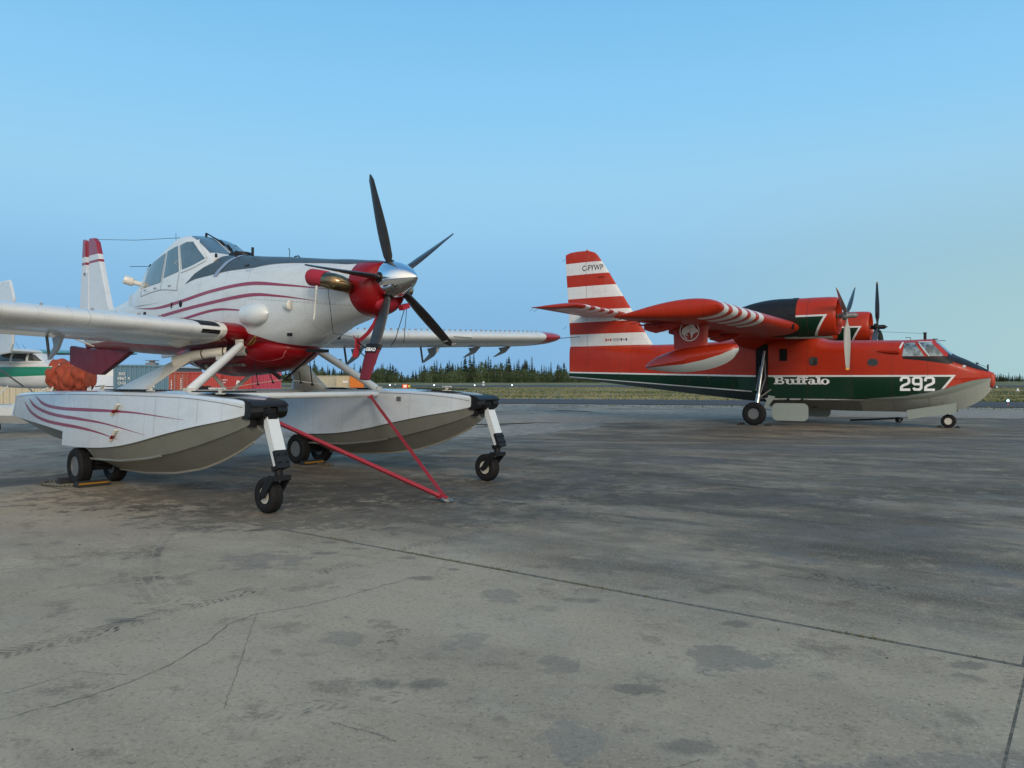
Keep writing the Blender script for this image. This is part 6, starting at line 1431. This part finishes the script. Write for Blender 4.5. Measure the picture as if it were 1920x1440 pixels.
o = empty('marker_post', (*PXG(906.5, 262), LOW+.02)); tag(o, 'white stacked marker standing beside the runway under the tree line', 'marker')
for k in range(2):
    m = MB(); m.lathe([(0, .4), (.5, .42), (.55, .2), (.62, .001)], (0, 0, .15+k*.85), (0, 0, 1), 12); m.build('drum', clwhite, o, 40)
for px, Z, lb in ((1869, 200, 'small white marker in the grass right of the flying boat nose'), (1908, 140, 'second small white marker at the right edge of the field'), (741, 330, 'tiny white marker left of the runway sign, far field')):
    o = empty('marker_cone', (*PXG(px, Z), LOW)); tag(o, lb, 'marker')
    m = MB(); m.lathe([(0, .25), (.1, .22), (.5, .12), (.55, .001)], (0, 0, 0), (0, 0, 1), 10); m.build('cone', clwhite, o, 40)
    m = MB(); m.box((0, 0, .03), (.6, .6, .06)); m.build('base', rimw, o, 0)

# ---- trees beyond the runway
rt = random.Random(11)
bark = MAT('bark', (.07, .055, .042), .95); bark2 = MAT('pale_bark', (.30, .28, .24), .9)
def leafmat(nm, a, b):
    q = MAT(nm, a, .8); q.layer(q.noise(.35, 4, .6).ramp(.4, .62), b)
    oi = q.nt.nodes.new('ShaderNodeObjectInfo'); e = EX(q.nt, oi.outputs['Random']); q.layer(e*.75, tuple(c*1.7+.012 for c in b)); return q
sprm = leafmat('spruce_needles', (.022, .038, .018), (.040, .058, .024)); decm = leafmat('birch_leaves', (.028, .048, .015), (.052, .075, .023)); darkm = leafmat('dark_spruce_needles', (.014, .026, .016), (.026, .04, .02))
def spruce(seed, h, w):
    r = random.Random(seed); tr = MB(); tr.tube([(0, 0, 0), (0, 0, h*.5), (.05, 0, h)], [.16, .10, .02], 6); cr = MB(); z = h*r.uniform(.05, .15)
    while z < h:
        u = z/h; rad = w*(1-u)**.8*r.uniform(.65, 1.2)+.18; n = int(8+8*(1-u))
        for k in range(n):
            a = 2*math.pi*k/n+r.uniform(-.4, .4); L = rad*r.uniform(.6, 1.15); dz = -L*r.uniform(.15, .45)
            d = V(math.cos(a), math.sin(a), 0); sd_ = V(-d.y, d.x, 0)
            for q in range(2):
                p0 = V(0, 0, z+r.uniform(-.1, .1)); p1 = p0+d*L+V(0, 0, dz); wd = L*.42*r.uniform(.7, 1.3)+.08; mid = p0.lerp(p1, .55)
                i0 = cr.add([p0, mid+sd_*wd+V(0, 0, r.uniform(-.2, .1)), p1, mid-sd_*wd+V(0, 0, r.uniform(-.2, .1))]); cr.face((i0, i0+1, i0+2)); cr.face((i0, i0+2, i0+3))
                d = (d+V(r.gauss(0, .3), r.gauss(0, .3), 0)).normalized(); sd_ = V(-d.y, d.x, 0)
        z += h*.030*r.uniform(.7, 1.4)
    cr.tube([(0, 0, h*.93), (0, 0, h*1.03)], [.06, .01], 4)
    return tr, cr
def birch(seed, h, w):
    r = random.Random(seed); tr = MB(); tr.tube([(0, 0, 0), (r.gauss(0, .15), 0, h*.5), (r.gauss(0, .3), 0, h*.92)], [.14, .09, .02], 6); cr = MB()
    for k in range(6):
        a = r.uniform(0, 6.28); z = h*r.uniform(.3, .7); tr.tube([(0, 0, z), (math.cos(a)*w*.6, math.sin(a)*w*.6, z+h*.18)], [.05, .015], 5)
    for cl in range(56):
        a = r.uniform(0, 6.28); u = r.random(); z = h*(.06+.92*u); rr = w*math.sin(math.pi*(.22+.72*u))**.7*r.uniform(.25, 1)
        c = V(math.cos(a)*rr, math.sin(a)*rr, z); sz = w*r.uniform(.22, .42)
        for q in range(30):
            d = V(r.gauss(0, 1), r.gauss(0, 1), r.gauss(0, .8)); p = c+d*sz*.5; s_ = r.uniform(.25, .5)
            t1 = V(r.gauss(0, 1), r.gauss(0, 1), r.gauss(0, 1)).normalized()*s_; t2 = V(r.gauss(0, 1), r.gauss(0, 1), r.gauss(0, 1)).normalized()*s_
            i0 = cr.add([p, p+t1, p+t1*.5+t2, p+t2]); cr.face((i0, i0+1, i0+2, i0+3))
    return tr, cr
def tree_proto(fn, args, mb_, ml, nm):
    a, b = fn(*args); o = empty(nm, (0, -400, 0)); a.build('trunk', mb_, o, 50); b.build('crown', ml, o, 0); return o
SP = [tree_proto(spruce, (s, h, w), bark, ml, 'spruce_tree') for s, h, w, ml in ((1, 15, 3.3, sprm), (2, 17, 2.6, darkm), (3, 13, 3.5, sprm), (4, 18, 3.1, darkm), (5, 11, 2.5, sprm))]
DE = [tree_proto(birch, (s, h, w), bark2, decm, 'birch_tree') for s, h, w in ((21, 11, 3.6), (22, 9.5, 3.9), (23, 13, 3.3), (24, 8, 4.2))]
used = set()
def plant(pro, px, Z, sc, label, cat, grp):
    o = pro if pro.name not in used else copy_tree(pro); used.add(pro.name) if o is pro else None
    x, y = PXG(px, Z); o.location = (x, y, LOW-.05); o.rotation_euler = (0, 0, rt.uniform(0, 6.28)); o.scale = (sc*rt.uniform(.85, 1.15),)*2+(sc,)
    return tag(o, label, cat, grp)
SL, DL = 'dark narrow spruce in the tree line beyond the runway', 'leafy light green birch in the tree line beyond the runway'
SG, DG = 'spruces in the tree line beyond the runway', 'birches in the tree line beyond the runway'
def skyline(px):   # relative height of the wood along the photograph's width
    pts = [(380, .55), (540, .75), (590, .95), (620, .7), (690, .8), (735, .95), (752, .42), (775, .5), (795, .85), (850, 1.0), (900, 1.1), (960, 1.05), (1000, 1.0), (1040, .85), (1075, .8), (1130, .8)]
    for (a, b), (c, d) in zip(pts, pts[1:]):
        if a <= px <= c: return b+(d-b)*(px-a)/(c-a)
    return .8
px = 385.0
while px < 1128:
    if px < 520 and rt.random() < .45: px += 9; continue
    k = skyline(px); Z = rt.uniform(640, 740); pr = rt.choice(SP); h0 = {0: 15, 1: 17, 2: 13, 3: 18, 4: 11}[SP.index(pr)]
    plant(pr, px, Z, k*rt.uniform(.72, 1.12)*19/h0*rt.choice((.8, .95, 1.0, 1.12)), SL, 'tree', SG); px += rt.uniform(2.6, 5.4)
px = 388.0
while px < 1126:
    if px < 520 and rt.random() < .5: px += 12; continue
    pr = rt.choice(DE); plant(pr, px, rt.uniform(610, 650), skyline(px)*rt.uniform(.75, 1.15), DL, 'tree', DG); px += rt.uniform(3.4, 5.6)
px = 1852.0
while px < 1945:
    plant(rt.choice(SP), px, rt.uniform(1150, 1350), rt.uniform(.75, 1.05), 'distant spruce on the skyline right of the flying boat nose', 'tree', 'distant spruces on the right skyline'); px += rt.uniform(2.5, 4.5)
for p_ in SP+DE:
    if p_.name not in used:
        for c_ in list(p_.children): bpy.data.objects.remove(c_)
        bpy.data.objects.remove(p_)

# ---- every countable piece is an object of its own: split the meshes that were gathered in one loop
def split_islands(o):
    me = o.data; par = list(range(len(me.vertices)))
    def find(a):
        while par[a] != a: par[a] = par[par[a]]; a = par[a]
        return a
    for p in me.polygons:
        r0 = find(p.vertices[0])
        for v in p.vertices[1:]: par[find(v)] = r0
    groups = {}
    for p in me.polygons: groups.setdefault(find(p.vertices[0]), []).append(p)
    if len(groups) < 2: return
    base = o.name.split('.')[0]
    for polys in groups.values():
        ids = sorted({v for p in polys for v in p.vertices}); mp = {v: i for i, v in enumerate(ids)}
        nm = bpy.data.meshes.new(base); nm.from_pydata([tuple(me.vertices[v].co) for v in ids], [], [[mp[v] for v in p.vertices] for p in polys])
        for m_ in me.materials: nm.materials.append(m_)
        nm.polygons.foreach_set('use_smooth', [p.use_smooth for p in polys])
        if any(p.use_smooth for p in polys): nm.set_sharp_from_angle(angle=R(40))
        n = bpy.data.objects.new(base, nm); COL.objects.link(n); n.parent = o.parent; n.matrix_basis = o.matrix_basis
    bpy.data.objects.remove(o)
SPLIT = {'deck_tread', 'window_sealant', 'cowl_flap', 'inlet_grille', 'door_handle', 'hood_fastener', 'crimson_stripe', 'static_wick', 'flag_marking', 'hook_rod', 'small_print', 'window_frame', 'whip_aerial', 'roof_probe', 'vortex_tab', 'strut_fitting', 'antiglare_nose', 'fuel_drain', 'step_bracket', 'door_seam', 'seam', 'door_arm', 'brace', 'pipe_clamp', 'window_band', 'oil_gauge_hook', 'hydraulic_hose', 'plug_cord', 'strap_cord', 'tie_cord', 'belly_brace', 'gear_leg', 'oil_cooler_tray', 'underwing_fairing', 'bow_post', 'antiglare_deck'}
for o in [q for q in bpy.data.objects if q.type == 'MESH' and q.name.split('.')[0] in SPLIT and not q.children]:
    split_islands(o)
